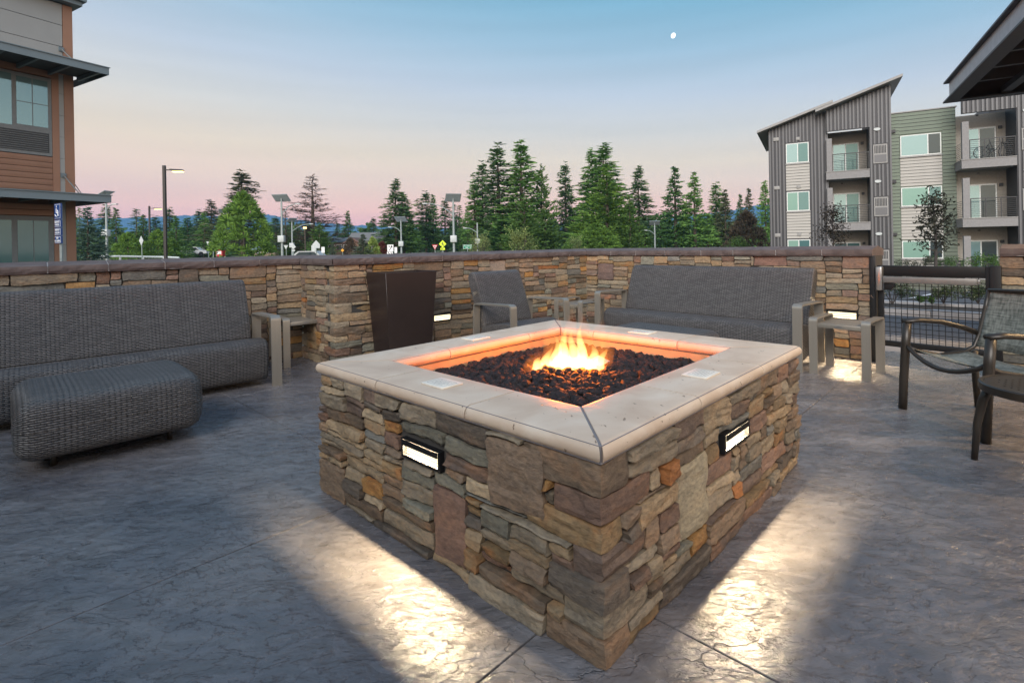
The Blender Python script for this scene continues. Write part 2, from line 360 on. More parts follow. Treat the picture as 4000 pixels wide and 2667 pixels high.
def sheet(name, mat, pts, dz, sub=12):
    "quad patch draped on the terrain"
    a, b, c, d = [Vector(p).to_3d() for p in pts]; mb = MB(); vs = []
    for i in range(sub+1):
        for j in range(sub+1):
            u, v = i/sub, j/sub; p = a*(1-u)*(1-v)+b*u*(1-v)+c*u*v+d*(1-u)*v
            vs.append((p.x, p.y, ground_z(p.x, p.y)+dz))
    fs = [(i*(sub+1)+j, (i+1)*(sub+1)+j, (i+1)*(sub+1)+j+1, i*(sub+1)+j+1) for i in range(sub) for j in range(sub)]
    mb.add(vs, fs); return structure(mb.build(name, mat))
# drive behind the gate, running parallel to the wall line through the gate (direction OUT)
def G(u, v): return W(3.847+u, 4.8+v)       # u beyond the gate, v along the wall line
sheet('sidewalk', CONC, [G(.05, -7), G(.05, 14), G(1.75, 14), G(1.75, -7)], .10, 20)
sheet('driveway', ASPH, [G(1.9, -9), G(1.9, 20), G(6.6, 20), G(6.6, -9)], .02, 24)
sheet('parking_lot', ASPH, [G(9.2, -14), G(9.2, 24), G(18.5, 24), G(18.5, -14)], .02, 24)
def kerb(u0, u1, v0, v1, n, name='kerb'):
    for i in range(n):
        a = v0+(v1-v0)*i/n; b = v0+(v1-v0)*(i+1)/n-.012
        p = G((u0+u1)/2, (a+b)/2); z = ground_z(p.x, p.y)
        m = Matrix.Translation((p.x, p.y, z)) @ Matrix.Rotation(math.atan2(OUT.y, OUT.x), 4, 'Z')
        structure(bx(name, CONC, None, -(b-a)/2, (b-a)/2, -(u1-u0)/2, (u1-u0)/2, -.1, .16, .012, m))
kerb(1.75, 1.9, -5, 7, 6); kerb(6.6, 6.78, -6, 9, 6); kerb(9.0, 9.18, -8, 10, 5)
LINE = plain('white road paint', (.7, .7, .7), .7)
for v in (-2.5, .2, 2.9, 5.6):
    sheet('parking_line', LINE, [G(12.5, v), G(12.5, v+.12), G(18, v+.12), G(18, v)], .045, 3)
MULCH = plain('brown mulch', (.06, .045, .035), .95, 0, .4, 8, bump=.02, bscale=30)
sheet('planting_bed', MULCH, [G(6.78, -8), G(6.78, 12), G(9.0, 12), G(9.0, -8)], .09, 10)

# ------------------------------------------------------------------ patio slabs
slab_l = [-3.4, .25, 1.43, 3.8, 5.0, 6.2]; slab_r = [-3.7, .3, 1.67, 3.0, 4.3, 5.6, 6.9]
patio = bpy.data.objects.new('patio_floor', None); link(patio); structure(patio)
yawP = math.atan2(pR.y, pR.x)
for i in range(len(slab_l)-1):
    for j in range(len(slab_r)-1):
        c = P((slab_l[i]+slab_l[i+1])/2, (slab_r[j]+slab_r[j+1])/2)
        # keep the slabs on the patio side of the walls
        d = c-C1; s, t = d.dot(eR), d.dot(OUT)
        if s > 4.6 or t < -.9 : continue
        hl = (slab_l[i+1]-slab_l[i])/2-.0022; hr = (slab_r[j+1]-slab_r[j])/2-.0022
        b = MB(); b.box(-hr, hr, -hl, hl, -.1, 0)
        # object-space texture runs on from slab to slab: bake offset into mesh, keep origin common
        M = Matrix.Translation(c) @ Matrix.Rotation(yawP, 4, 'Z')
        b.v = [tuple(M @ Vector(v)) for v in b.v]
        o = b.build('slab', FLOORM, patio, bevel=.002, seg=1)
        structure(o)
sub = MB(); q = [P(-3.4, -3.7), P(6.2, -3.7), P(6.2, 6.9), P(-3.4, 6.9)]
sub.add([(p.x, p.y, -.006) for p in q], [(0, 1, 2, 3)])

# ------------------------------------------------------------------ ledge stone
class Packer:
    def __init__(s, length, height, rng, cell=.0165, widths=(7, 24), heights=(2, 3, 3, 3, 4, 5), big=.05):
        s.c = cell; s.nx = max(1, round(length/cell)); s.nz = max(1, round(height/cell)); s.cx = length/s.nx; s.cz = height/s.nz
        s.g = [[0]*s.nx for _ in range(s.nz)]; s.rects = []; s.rng = rng; s.w = widths; s.h = heights; s.big = big
    def block(s, i0, i1, j0, j1, keep=True):
        for j in range(max(0, j0), min(s.nz, j1)):
            for i in range(max(0, i0), min(s.nx, i1)): s.g[j][i] = 1
        if keep: s.rects.append((i0, i1, j0, j1))
    def preset(s, u0, u1, z0, z1, keep=True):
        s.block(round(u0/s.cx), round(u1/s.cx), round(z0/s.cz), round(z1/s.cz), keep)
    def fill(s):
        for j in range(s.nz):
            i = 0
            while i < s.nx:
                if s.g[j][i]: i += 1; continue
                run = 0
                while i+run < s.nx and not s.g[j][i+run]: run += 1
                if s.rng.random() < s.big and run >= 9: w = s.rng.randint(8, 13); h = s.rng.randint(7, 10)
                else: w = s.rng.randint(*s.w); h = s.rng.choice(s.h)
                if run-w < 5: w = run
                if w > s.w[1]+4: w = w//2
                h = min(h, s.nz-j)
                if s.nz-j-h < 3: h = s.nz-j
                if h > 12: h //= 2
                k = 1
                while k < h and all(not s.g[j+k][x] for x in range(i, i+w)): k += 1
                s.block(i, i+w, j, j+k); i += w
        return [(a*s.cx, b*s.cx, c*s.cz, d*s.cz) for a, b, c, d in s.rects]
def stone_mesh(u0, u1, z0, z1, seed, prot, depth, step, amp, edges=(1, 1, 1, 1)):
    "ledge stone in local (u, n, z) coordinates about its centre; front face at n = prot"
    rng = random.Random(seed)
    nx = max(2, min(15, round((u1-u0)/step))); nz = max(2, min(10, round((z1-z0)/step*1.7)))
    uc, zc = (u0+u1)/2, (z0+z1)/2
    def warp(u, z):
        e = 1 if 0 else 1
        return (u+.012*noise.noise(Vector((u*7, z*16, 3.1)))+.006*noise.noise(Vector((u*22, z*34, 1.1))), z+.014*noise.noise(Vector((u*3.2, z*6, 9.7)))+.005*noise.noise(Vector((u*16, z*18, 4.7))))
    tilt = rng.uniform(-.006, .006); tz = rng.uniform(-.006, .006); g = rng.uniform(.0018, .0042)
    chip = [rng.random() for _ in range(4)]
    vs = []; us = []
    for j in range(nz+1):
        for i in range(nx+1):
            fu, fz = i/nx, j/nz; u = u0+(u1-u0)*fu; z = z0+(z1-z0)*fz
            wu, wz = warp(u, z)
            bi = i in (0, nx); bj = j in (0, nz)
            du = (g if i == 0 else -g if i == nx else 0); dz = (g if j == 0 else -g if j == nz else 0)
            if bi and bj:
                k = .001+.009*chip[(i > 0)+2*(j > 0)]**3; du += k*(1 if i == 0 else -1); dz += .6*k*(1 if j == 0 else -1)
            elif bi: du += rng.uniform(-.001, .003)*(1 if i == 0 else -1)
            elif bj: dz += rng.uniform(-.001, .003)*(1 if j == 0 else -1)
            n = prot+tilt*(fu-.5)*2+tz*(fz-.5)*2
            n += amp*.8*noise.noise(Vector((u*11+seed, z*26, seed*.37)))+amp*.5*noise.noise(Vector((u*40, z*60+seed, 5.5)))+amp*.8*(abs(noise.noise(Vector((u*4+seed*2, z*75+u*6, seed))))-.2)
            if bi or bj: n -= .0015+rng.uniform(0, .003)
            vs.append((wu+du-uc, n, wz+dz-zc))
    fs = []; W_ = nx+1
    for j in range(nz):
        for i in range(nx):
            a = j*W_+i; fs.append((a, a+1, a+W_+1, a+W_) if (i+j) % 2 else (a, a+1, a+W_+1, a+W_))
    ring = [i for i in range(W_)]+[j*W_+nx for j in range(1, nz+1)]+[nz*W_+i for i in range(nx-1, -1, -1)]+[j*W_ for j in range(nz-1, 0, -1)]
    b = len(vs)
    for k in ring: vs.append((vs[k][0], -depth, vs[k][2]))
    m = len(ring)
    for k in range(m): fs.append((ring[k], ring[(k+1) % m], b+(k+1) % m, b+k))
    me = bpy.data.meshes.new('stone'); me.from_pydata(vs, [], fs); me.update()
    bm = bmesh.new(); bm.from_mesh(me); bmesh.ops.recalc_face_normals(bm, faces=bm.faces)
    if sum(f.normal.y for f in bm.faces if abs(f.normal.y) > .5) < 0: bmesh.ops.reverse_faces(bm, faces=bm.faces)
    bm.to_mesh(me); bm.free()
    for p in me.polygons: p.use_smooth = True
    me.set_sharp_from_angle(angle=R(9)); me.materials.append(STONE)
    return me, uc, zc
def face_stones(parent, origin, du, dn, rects, z0, seed, prot=(.004, .03), depth=.05, step=.05, amp=.006, colours=None, low=()):
    rng = random.Random(seed)
    ang = math.atan2(du.y, du.x)
    # local frame: x=u, y=n, z ; need du x dn = +-z
    flip = du.cross(dn).z < 0
    for k, (a, b, c, d) in enumerate(rects):
        pr_ = rng.uniform(*prot)
        for (l0, l1, l2, l3) in low:
            if b > l0 and a < l1 and d > l2 and c < l3: pr_ = rng.uniform(.002, .009)
        me, uc, zc = stone_mesh(a, b, c, d, seed*100+k, pr_, depth, step, amp)
        if flip:
            for v in me.vertices: v.co.x = -v.co.x
            me.flip_normals()
        o = bpy.data.objects.new('stone', me); link(o, parent)
        o.location = origin+du*uc+Vector((0, 0, z0+zc))
        o.rotation_euler = (0, 0, math.atan2(-dn.x, dn.y))
        col = None
        if colours:
            for (x, z, cc) in colours:
                if a <= x <= b and c <= z <= d: col = cc
        o.color = col or pick_colour(rng)
def quoin(parent, corner, d1, d2, l1, l2, z0, z1, seed, name='stone'):
    "corner stone showing on two faces: occupies 0..l1 along d1 and 0..l2 along d2, outside corner at 'corner'"
    rng = random.Random(seed); n1, n2, nz = max(2, round(l1/.028)), max(2, round(l2/.028)), 4
    p = rng.uniform(.006, .024); g = .002; vs = []; idx = {}; fs = []
    def V(i, j, k):
        if (i, j, k) in idx: return idx[(i, j, k)]
        a = -p+(l1+p)*i/n1; b = -p+(l2+p)*j/n2; z = z0+(z1-z0)*k/nz
        wz = .008*noise.noise(Vector((a*6+seed, b*6, z*9)))
        if k == 0: wz += g
        if k == nz: wz -= g
        am = .008
        q = Vector((a*12+seed*1.7, b*12, z*48))
        aa = a+(am*noise.noise(q) if i == 0 else 0); bb = b+(am*noise.noise(q+Vector((5, 5, 5))) if j == 0 else 0)
        e = .002+rng.uniform(0, .003)
        if i == 0 and k in (0, nz): aa += e
        if j == 0 and k in (0, nz): bb += e
        if i == 0 and j == 0: aa += .004; bb += .004
        if i == n1: aa -= g; bb += e*.8 if j == 0 else 0
        if j == n2: bb -= g; aa += e*.8 if i == 0 else 0
        v = corner+d1*aa+d2*bb; idx[(i, j, k)] = len(vs); vs.append((v.x, v.y, z+wz)); return idx[(i, j, k)]
    for i in range(n1):
        for k in range(nz):
            for j in (0, n2): fs.append((V(i, j, k), V(i+1, j, k), V(i+1, j, k+1), V(i, j, k+1)))
    for j in range(n2):
        for k in range(nz):
            for i in (0, n1): fs.append((V(i, j, k), V(i, j+1, k), V(i, j+1, k+1), V(i, j, k+1)))
    for i in range(n1):
        for j in range(n2):
            for k in (0, nz): fs.append((V(i, j, k), V(i+1, j, k), V(i+1, j+1, k), V(i, j+1, k)))
    c = Vector((sum(v[0] for v in vs)/len(vs), sum(v[1] for v in vs)/len(vs), (z0+z1)/2))
    mb = MB(); mb.add([Vector(v)-c for v in vs], fs)
    o = mb.build(name, STONE, parent, smooth=True, loc=c); o.data.set_sharp_from_angle(angle=R(9))
    o.color = pick_colour(rng); return o
def corner_courses(height, rng, cell=.02, hs=(3, 4, 4, 5)):
    n = round(height/cell); out = []; j = 0
    while j < n:
        h = rng.choice(hs)
        if n-j-h < 3: h = n-j
        out.append((j*height/n, (j+h)*height/n)); j += h
    return out

# ------------------------------------------------------------------ fire pit
def build_pit():
    T = empty('fire_pit', 'square stacked stone fire pit with cream bullnose stone top and lava rock bed', 'fire pit', PO)
    Ti = T.matrix_world.inverted() if False else Matrix.Translation(-PO)
    par = bpy.data.objects.new('masonry', None)
    def kid(o): o.parent = T; o.location = o.location-PO; return o
    inset = .024; capz = PH-.057
    # inner core (block) as four walls leaving the basin open
    core = MB()
    M = Matrix(((pR.x, pL.x, 0, 0), (pR.y, pL.y, 0, 0), (0, 0, 1, 0), (0, 0, 0, 1)))
    i0 = inset+.012; w = PWD-.02
    core.box(i0, PB-i0, i0, w, 0, capz-.002, M); core.box(i0, PB-i0, PA-w, PA-i0, 0, capz-.002, M)
    core.box(i0, w, w, PA-w, 0, capz-.002, M); core.box(PB-w, PB-i0, w, PA-w, 0, capz-.002, M)
    core.build('block_core', MORTAR, T)
    liner = MB()
    a = PWD-.012
    liner.box(a-.006, a, a, PA-a, .40, capz-.003, M); liner.box(PB-a, PB-a+.006, a, PA-a, .40, capz-.003, M)
    liner.box(a, PB-a, a-.006, a, .40, capz-.003, M); liner.box(a, PB-a, PA-a, PA-a+.006, .40, capz-.003, M)
    liner.build('basin_lining', plain('basin render', (.42, .28, .16), .8), T)
    # corner stones N (near), and far ends
    rng = random.Random(11)
    courses = corner_courses(capz, rng, hs=(2, 3, 3, 4, 4))
    cN = P(inset, inset); o0 = inset
    pkL = Packer(PA-2*inset, capz, random.Random(21), widths=(8, 28), heights=(2, 2, 3, 3, 3, 4), big=.015)
    pkR = Packer(PB-2*inset, capz, random.Random(33), widths=(5, 22), heights=(2, 3, 3, 4, 4, 5), big=.02)
    for k, (z0, z1) in enumerate(courses):
        l1 = rng.uniform(.16, .34) if k % 2 == 0 else rng.uniform(.09, .16)
        l2 = rng.uniform(.09, .15) if k % 2 == 0 else rng.uniform(.15, .26)
        l1 = round(l1/pkL.cx)*pkL.cx; l2 = round(l2/pkR.cx)*pkR.cx
        kid(quoin(None, cN, pL, pR, l1, l2, z0, z1, 300+k))
        pkL.preset(0, l1, z0, z1, False); pkR.preset(0, l2, z0, z1, False)
    # end quoins on the other two visible corners are ordinary stones with depth
    # large feature slabs seen in the photograph, and the light housings
    pkL.preset(.20, .44, .33, .565, True); pkL.preset(.575, .755, .03, .29, True)
    pkL.preset(.69, .965, .34, .44, False)
    pkR.preset(.44, .70, .15, .41, True); pkR.preset(.815, 1.135, .345, .435, False)
    colsL = [(.3, .45, (.25, .18, .125, .1)), (.66, .15, (.20, .125, .095, .1)), (.15, .05, (.2, .16, .1, .1))]
    colsR = [(.55, .3, (.36, .31, .215, .1)), (.2, .25, (.28, .15, .07, .8))]
    def sub_(parent, *a, **k):
        n0 = set(COL.objects); face_stones(None, *a, **k)
        for o in [o for o in COL.objects if o not in n0]: kid(o)
    sub_(T, P(inset, inset), pL, -pR, pkL.fill(), 0, 5, prot=(.004, .030), step=.022, amp=.008, depth=.06, colours=colsL, low=[(.53, 1.13, .22, .50)])
    sub_(T, P(inset, inset), pR, -pL, pkR.fill(), 0, 9, prot=(.004, .030), step=.022, amp=.008, depth=.06, colours=colsR, low=[(.66, 1.28, .22, .50)])
    pk3 = Packer(PB-2*inset, capz, random.Random(5)); pk4 = Packer(PA-2*inset, capz, random.Random(6))
    sub_(T, P(PA-inset, inset), pR, pL, pk3.fill(), 0, 12, step=.08); sub_(T, P(inset, PB-inset), pL, pR, pk4.fill(), 0, 13, step=.08)
    # cap stones: bullnose on both edges
    rad = .0285; zc = PH-rad
    def capprof(w):
        pr = []
        for k in range(9):
            a = -math.pi/2+math.pi*k/8; pr.append((w-rad+rad*math.cos(a), zc+rad*math.sin(a)))
        for k in range(9):
            a = math.pi/2+math.pi*k/8; pr.append((rad+rad*math.cos(a), zc+rad*math.sin(a)))
        return pr   # offset from outer edge 0..w, z
    prof = capprof(PWD)
    def piece(f, a0, a1, m0, m1):
        "f(off, along)->xy ; ends shift with off when mitred"
        n = len(prof); vs = []; ns = 5
        for e in range(ns+1):
            for (o_, z) in prof:
                s0 = a0+m0*o_; s1 = a1-m1*o_; p = f(o_, s0+(s1-s0)*e/ns); vs.append((p.x, p.y, z))
        fs = [tuple(range(n)), tuple(ns*n+k for k in range(n))[::-1]]
        for e in range(ns):
            fs += [(e*n+k, e*n+(k+1) % n, (e+1)*n+(k+1) % n, (e+1)*n+k) for k in range(n)]
        c = Vector((sum(v[0] for v in vs)/len(vs), sum(v[1] for v in vs)/len(vs), zc))
        mb = MB(); mb.add([Vector(v)-c for v in vs], fs)
        o = mb.build('cap_stone', TRAV, T, smooth=True, loc=c-PO); o.data.set_sharp_from_angle(angle=R(50)); return o
    g = .003; gm = .007
    sides = [(lambda o_, s: P(s, o_), PA, .338, .677), (lambda o_, s: P(o_, s), PB, .338, .684),
             (lambda o_, s: P(s, PB-o_), PA, .338, .677), (lambda o_, s: P(PA-o_, s), PB, .338, .684)]
    for f, ln, j1, j2 in sides:
        piece(f, gm, ln*j1-g, 1, 0); piece(f, ln*j1+g, ln*j2-g, 0, 0); piece(f, ln*j2+g, ln-gm, 0, 1)
    # mortar filling under the joints: slightly smaller frame
    mo = MB(); zz = PH-.004
    GM = plain('grey joint mortar', (.23, .21, .215), .85)
    mo.box(.012, PB-.012, .012, PWD-.012, capz+.002, zz, M); mo.box(.012, PB-.012, PA-PWD+.012, PA-.012, capz+.002, zz, M)
    mo.box(.012, PWD-.012, PWD-.012, PA-PWD+.012, capz+.002, zz, M); mo.box(PB-PWD+.012, PB-.012, PWD-.012, PA-PWD+.012, capz+.002, zz, M)
    mo.build('joint_mortar', GM, T)
    # four small plaques with engraved lines
    PLQ = plain('ivory plaque', (.78, .72, .62), .45); ENG = plain('engraved line', (.33, .30, .27), .7)
    for (l, r, rot) in ((PA*.515, PWD*.50, 0), (PWD*.50, PB*.505, 1), (PA*.515, PB-PWD*.5, 0), (PA-PWD*.5, PB*.505, 1)):
        c = P(l, r, PH+.0006); pq = MB(); pq.box(-.07, .07, -.054, .054, 0, .006)
        ang = math.atan2(pL.y, pL.x)+(R(90) if rot else 0)
        o = pq.build('plaque', PLQ, T, loc=c-PO, bevel=.001); o.rotation_euler.z = ang
        ln_ = MB()
        for yy, hw in ((.036, .052), (-.036, .052)): ln_.box(-hw, hw, yy-.0006, yy+.0006, .006, .0065)
        for yy in (.024, .012, 0, -.012, -.024): ln_.box(-.040+.004*abs(yy*80 % 3), .040-.006*abs(yy*130 % 2), yy-.0012, yy+.0012, .006, .0063)
        for xx in (-.052, .052): ln_.box(xx-.0006, xx+.0006, -.036, .036, .006, .0065)
        e = ln_.build('engraved_border', ENG, o)
    return T
PIT = build_pit()

# step lights: black frame, louvre bars, glowing glass behind; the real light leaves downwards and outwards
GLOW = emis('lamp glass glow', (1, .83, .52), 1.5)
LBAR = plain('cream louvre', (.75, .68, .5), .4)
def step_light(centre, du, dn, w, h, label, power, stand=.022, hood=.0045):
    T = empty('step_light', label, 'step light', centre, math.atan2(-dn.x, dn.y), 'louvred step lights set in the stonework')
    f = MB(); b = .011
    f.box(-w/2, w/2, -.05, stand, h/2-.004, h/2); f.box(-w/2, w/2, -.05, stand, -h/2, -h/2+b)
    f.box(-w/2, -w/2+b, -.05, stand, -h/2+b, h/2-.004); f.box(w/2-b, w/2, -.05, stand, -h/2+b, h/2-.004)
    f.build('frame', BLACKM, T)
    # the hood hides the tube; its lower edge and the sill cut the beam to a band on the floor
    zl = h/2-.010; zh = zl-.0155 if hood > .002 else zl-.007
    hd = MB(); hd.box(-w/2+b, w/2-b, stand-.0005 if hood < .002 else stand+.0005, stand+hood, zh, h/2-.005); hd.build('hood', BLACKM, T)
    bx('reflector', BLACKM, T, -w/2+b, w/2-b, -.03, stand-.020, -h/2+b, h/2-.005)
    pt = (zh+.004+h/2-b)/4
    for k in range(4):
        z = -h/2+b+.001+pt*k; bx('louvre', GLOW, T, -w/2+b+.002, w/2-b-.002, stand-.0195, stand-.0165, z, z+pt*.66)
    ld = bpy.data.lights.new('step_light_lamp', 'AREA'); ld.shape = 'RECTANGLE'; ld.size = w*.74; ld.size_y = .004
    ld.energy = power; ld.color = (1, .78, .48); ld.spread = R(180)
    lo = bpy.data.objects.new('lamp', ld); link(lo, T); lo.location = (0, stand-.0125, zl)
    lo.rotation_euler = Vector((0, math.cos(R(58)), -math.sin(R(58)))).to_track_quat('-Z', 'Y').to_euler()
    return T
step_light(P(.024+.83, .024, .389), pL, -pR, .245, .076, 'glowing louvred light in the shaded left face of the fire pit', 10.5, .013)
step_light(P(.024, .024+.975, .389), pR, -pL, .265, .076, 'glowing louvred light in the warm right face of the fire pit', 10.5, .013)
step_light(W(3.847, 4.20, .432), OUT, -eR, .27, .088, 'glowing louvred light in the wall behind the end table by the gate', 16, .022, .001)
step_light(W(1.26, .871, .385), eR, OUT, .25, .085, 'glowing louvred light in the wall right of the brown planter', 9, .022, .001)

# ------------------------------------------------------------------ perimeter walls
def wall(name, label, origin, du, dn, length, seed, thick=.34, quoin0=None, quoin1=None, blocks=(), zt=1.0255, caps=(.43, 0, 0), presets=(), colours=None):
    T = empty(name, label, 'wall', origin)
    def kid(o): o.parent = T; o.location = o.location-origin; return o
    M = Matrix(((du.x, dn.x, 0, 0), (du.y, dn.y, 0, 0), (0, 0, 1, 0), (0, 0, 0, 1)))
    c = MB(); c.box(-.0 if not quoin0 else .03, length-(.03 if quoin1 else 0), -thick+.03, -.012, -.2, zt-.002, M); c.build('wall_core', MORTAR, T)
    pk = Packer(length, zt, random.Random(seed), widths=(9, 27), heights=(3, 4, 4, 5), big=.03, cell=.017)
    for b in blocks: pk.preset(*b, False)
    for b in presets: pk.preset(*b, True)
    for which, qd in ((0, quoin0), (1, quoin1)):
        if not qd: continue
        rng = random.Random(seed+77)
        for k, (z0, z1) in enumerate(corner_courses(zt, rng)):
            l1 = rng.uniform(.22, .36) if k % 2 else rng.uniform(.12, .2); l2 = rng.uniform(.1, .16) if k % 2 else rng.uniform(.2, .32)
            l1 = round(l1/pk.cx)*pk.cx
            if which == 0:
                kid(quoin(None, origin, du, -dn, l1, l2, z0, z1, seed*7+k)); pk.preset(0, l1, z0, z1, False)
            else:
                kid(quoin(None, origin+du*length, -du, -dn, l1, l2, z0, z1, seed*7+k)); pk.preset(length-l1, length, z0, z1, False)
            if which == 0: T['q%d' % k] = l2
    n0 = set(COL.objects)
    face_stones(None, origin, du, dn, pk.fill(), 0, seed, prot=(.002, .022), step=.06, amp=.005, colours=colours)
    for o in [o for o in COL.objects if o not in n0]: kid(o)
    # cap pieces with sloping top
    w, k0, k1 = caps; pr = [(.035, zt), (.035, zt+.065), (-thick/2, zt+.099), (-thick-.035, zt+.065), (-thick-.035, zt)]
    def prof_pts():
        out = []
        for k in range(4): out.append((.035, zt+.065*k/3))
        out += pr[2:]; return out
    pp = prof_pts(); n = max(1, round(length/w)); rng = random.Random(seed+3)
    cuts = [0]+[length*(i+rng.uniform(-.08, .08))/n for i in range(1, n)]+[length]
    mort = MB()
    for i in range(n):
        a, b = cuts[i], cuts[i+1]; ka = k0 if i == 0 else 0; kb = k1 if i == n-1 else 0
        g0 = .004 ; ns = 9; vs = []
        for e in range(ns+1):
            for q, (t, z) in enumerate(pp):
                s0 = a+ka*t+g0; s1 = b+kb*t-g0; s = s0+(s1-s0)*e/ns
                tt = t; z2 = z
                if q in (1, 2): tt = t+.006*noise.noise(Vector((s*18, z*30, seed)))+.003
                if q in (0,): tt = t-.004+.004*noise.noise(Vector((s*12, 1.5, seed)))
                p = origin+du*s+dn*tt; vs.append(Vector((p.x, p.y, z2)))
        m = len(pp); fs = [tuple(range(m)), tuple(ns*m+k for k in range(m))[::-1]]
        for e in range(ns): fs += [(e*m+k, e*m+(k+1) % m, (e+1)*m+(k+1) % m, (e+1)*m+k) for k in range(m)]
        c_ = sum(vs, Vector())/len(vs); mb = MB(); mb.add([v-c_ for v in vs], fs)
        mb.build('cap_stone', CAPM, T, loc=c_-origin)
    vs = []
    for e, (s, kk) in enumerate(((0, k0), (length, k1))):
        for (t, z) in [(.031, zt+.004), (.031, zt+.062), (-thick/2, zt+.095), (-thick-.03, zt+.062), (-thick-.03, zt+.004)]:
            p = origin+du*(s+kk*t+(.006 if e == 0 else -.006))+dn*t; vs.append((p.x-origin.x, p.y-origin.y, z))
    mort.add(vs, [(0, 1, 2, 3, 4), (9, 8, 7, 6, 5)]+[(k, (k+1) % 5, 5+(k+1) % 5, 5+k) for k in range(5)])
    mort.build('cap_mortar', PALEMORTAR, T)
    return T
W0 = W(-4.2, 0)
wall('stone_wall', 'stacked stone wall with brown cap behind the long left sofa', W0, eR, OUT, 4.2, 41, caps=(.43, 0, -1))
wall('stone_wall', 'short stone wall return jutting out between left sofa wall and planter', W(0, 0), OUT, -eR, .871, 52, caps=(.87, 1, 1), quoin1=None,
     blocks=[(.871-.2, .871, 0, 1.0255)])
# quoins of the jutting corner are laid with the next wall
def corner_fill():
    pass
wall('stone_wall', 'stacked stone wall with brown cap behind the planter and wicker armchair', W(0, .871), eR, OUT, 3.847, 63, caps=(.43, -1, -1), quoin0=True,
     blocks=[(1.125, 1.395, .335, .435)], presets=[(2.0, 2.24, .83, 1.0)], colours=[(2.1, .9, (.30, .23, .18, .05))])
wall('stone_wall', 'stacked stone wall with brown cap behind the right sofa ending at the gate', W(3.847, .871), OUT, -eR, 3.603, 74, caps=(.43, 1, 0),
     blocks=[(4.20-.871-.145, 4.20-.871+.145, .382, .482)], presets=[(.22, .5, .68, .90), (2.85, 3.25, .03, .21), (2.45, 2.8, .9, 1.02)],
     colours=[(.3, .8, (.16, .11, .095, .05)), (3.0, .1, (.19, .17, .14, 0)), (2.6, .95, (.22, .13, .10, 0)), (3.05, .27, (.28, .16, .07, .6))])
wall('stone_wall', 'stacked stone wall stub with brown cap right of the gate', W(3.87, 5.375), OUT, -eR, 2.2, 85, caps=(.5, 0, 0))

# ------------------------------------------------------------------ lava rocks
def lava():
    m, nt, b = nm('lava rock'); N = nt.nodes; K = nt.links.new
    oi = N.new('ShaderNodeObjectInfo'); t = N.new('ShaderNodeTexCoord'); n = N.new('ShaderNodeTexNoise'); n.inputs['Scale'].default_value = 55; n.inputs['Detail'].default_value = 4; K(t.outputs['Object'], n.inputs[0])
    r = ramp(nt, [(.3, (.018, .017, .019, 1)), (.6, (.034, .030, .032, 1)), (.8, (.07, .05, .048, 1))]); K(n.outputs['Fac'], r.inputs[0]); K(r.outputs[0], b.inputs['Base Color'])
    b.inputs['Roughness'].default_value = .85; b.inputs['Specular IOR Level'].default_value = .15
    bp = N.new('ShaderNodeBump'); bp.inputs['Distance'].default_value = .004; K(n.outputs['Fac'], bp.inputs['Height']); K(bp.outputs[0], b.inputs['Normal']); return m
LAVA = lava(); rng = random.Random(3)
def rock_mesh(seed, r):
    bm = bmesh.new(); bmesh.ops.create_icosphere(bm, subdivisions=2, radius=r)
    for v in bm.verts:
        d = v.co.normalized(); k = 1+.38*noise.noise(d*1.6+Vector((seed*3.3, 0, 0)))+.16*noise.noise(d*3.8+Vector((0, seed*2.1, 0)))
        v.co = Vector((d.x*r*k*1.15, d.y*r*k*.95, d.z*r*k*.78))
    me = bpy.data.meshes.new('lava_rock'); bm.to_mesh(me); bm.free(); me.materials.append(LAVA)
    for p in me.polygons: p.use_smooth = True
    me.set_sharp_from_angle(angle=R(30)); return me
rocks = [rock_mesh(k, .023) for k in range(9)]
bed = []; a = PWD-.03
x = a
spots = []
stepr = .036
nl = int((PA-2*a)/stepr); nr = int((PB-2*a)/stepr)
for i in range(nl+1):
    for j in range(nr+1):
        l = a+(PA-2*a)*i/nl+rng.uniform(-.011, .011); r_ = a+(PB-2*a)*j/nr+rng.uniform(-.011, .011)
        dc = math.hypot(l-PA/2, r_-PB/2)
        z = .515+.03*math.exp(-(dc/.35)**2)+rng.uniform(-.008, .012)
        spots.append((l, r_, z))
FIRE = P(PA*.5, PB*.5+.02, .53)
order = sorted(spots, key=lambda s: (P(s[0], s[1])-Vector((.1, .3, 0))).length)
stuffmb = MB()
vis = [s for s in order if s[0] < PA-.3+.3 and True]
for k, (l, r_, z) in enumerate(order):
    p = P(l, r_, z); me = rocks[k % 9]; M = Matrix.Translation(p) @ mathutils.Euler((rng.uniform(-.6, .6), rng.uniform(-.6, .6), rng.uniform(0, 6.3))).to_matrix().to_4x4() @ Matrix.Scale(rng.uniform(.75, 1.25), 4)
    if 60 <= k < 360:
        o = bpy.data.objects.new('lava_rock', me); o.matrix_world = M; link(o)
        tag(o, 'dark lava rock in the bed of rocks around the flame', 'lava rock', 'lava rocks filling the fire pit')
    else:
        stuffmb.add([M @ v.co for v in me.vertices], [tuple(p.vertices) for p in me.polygons])
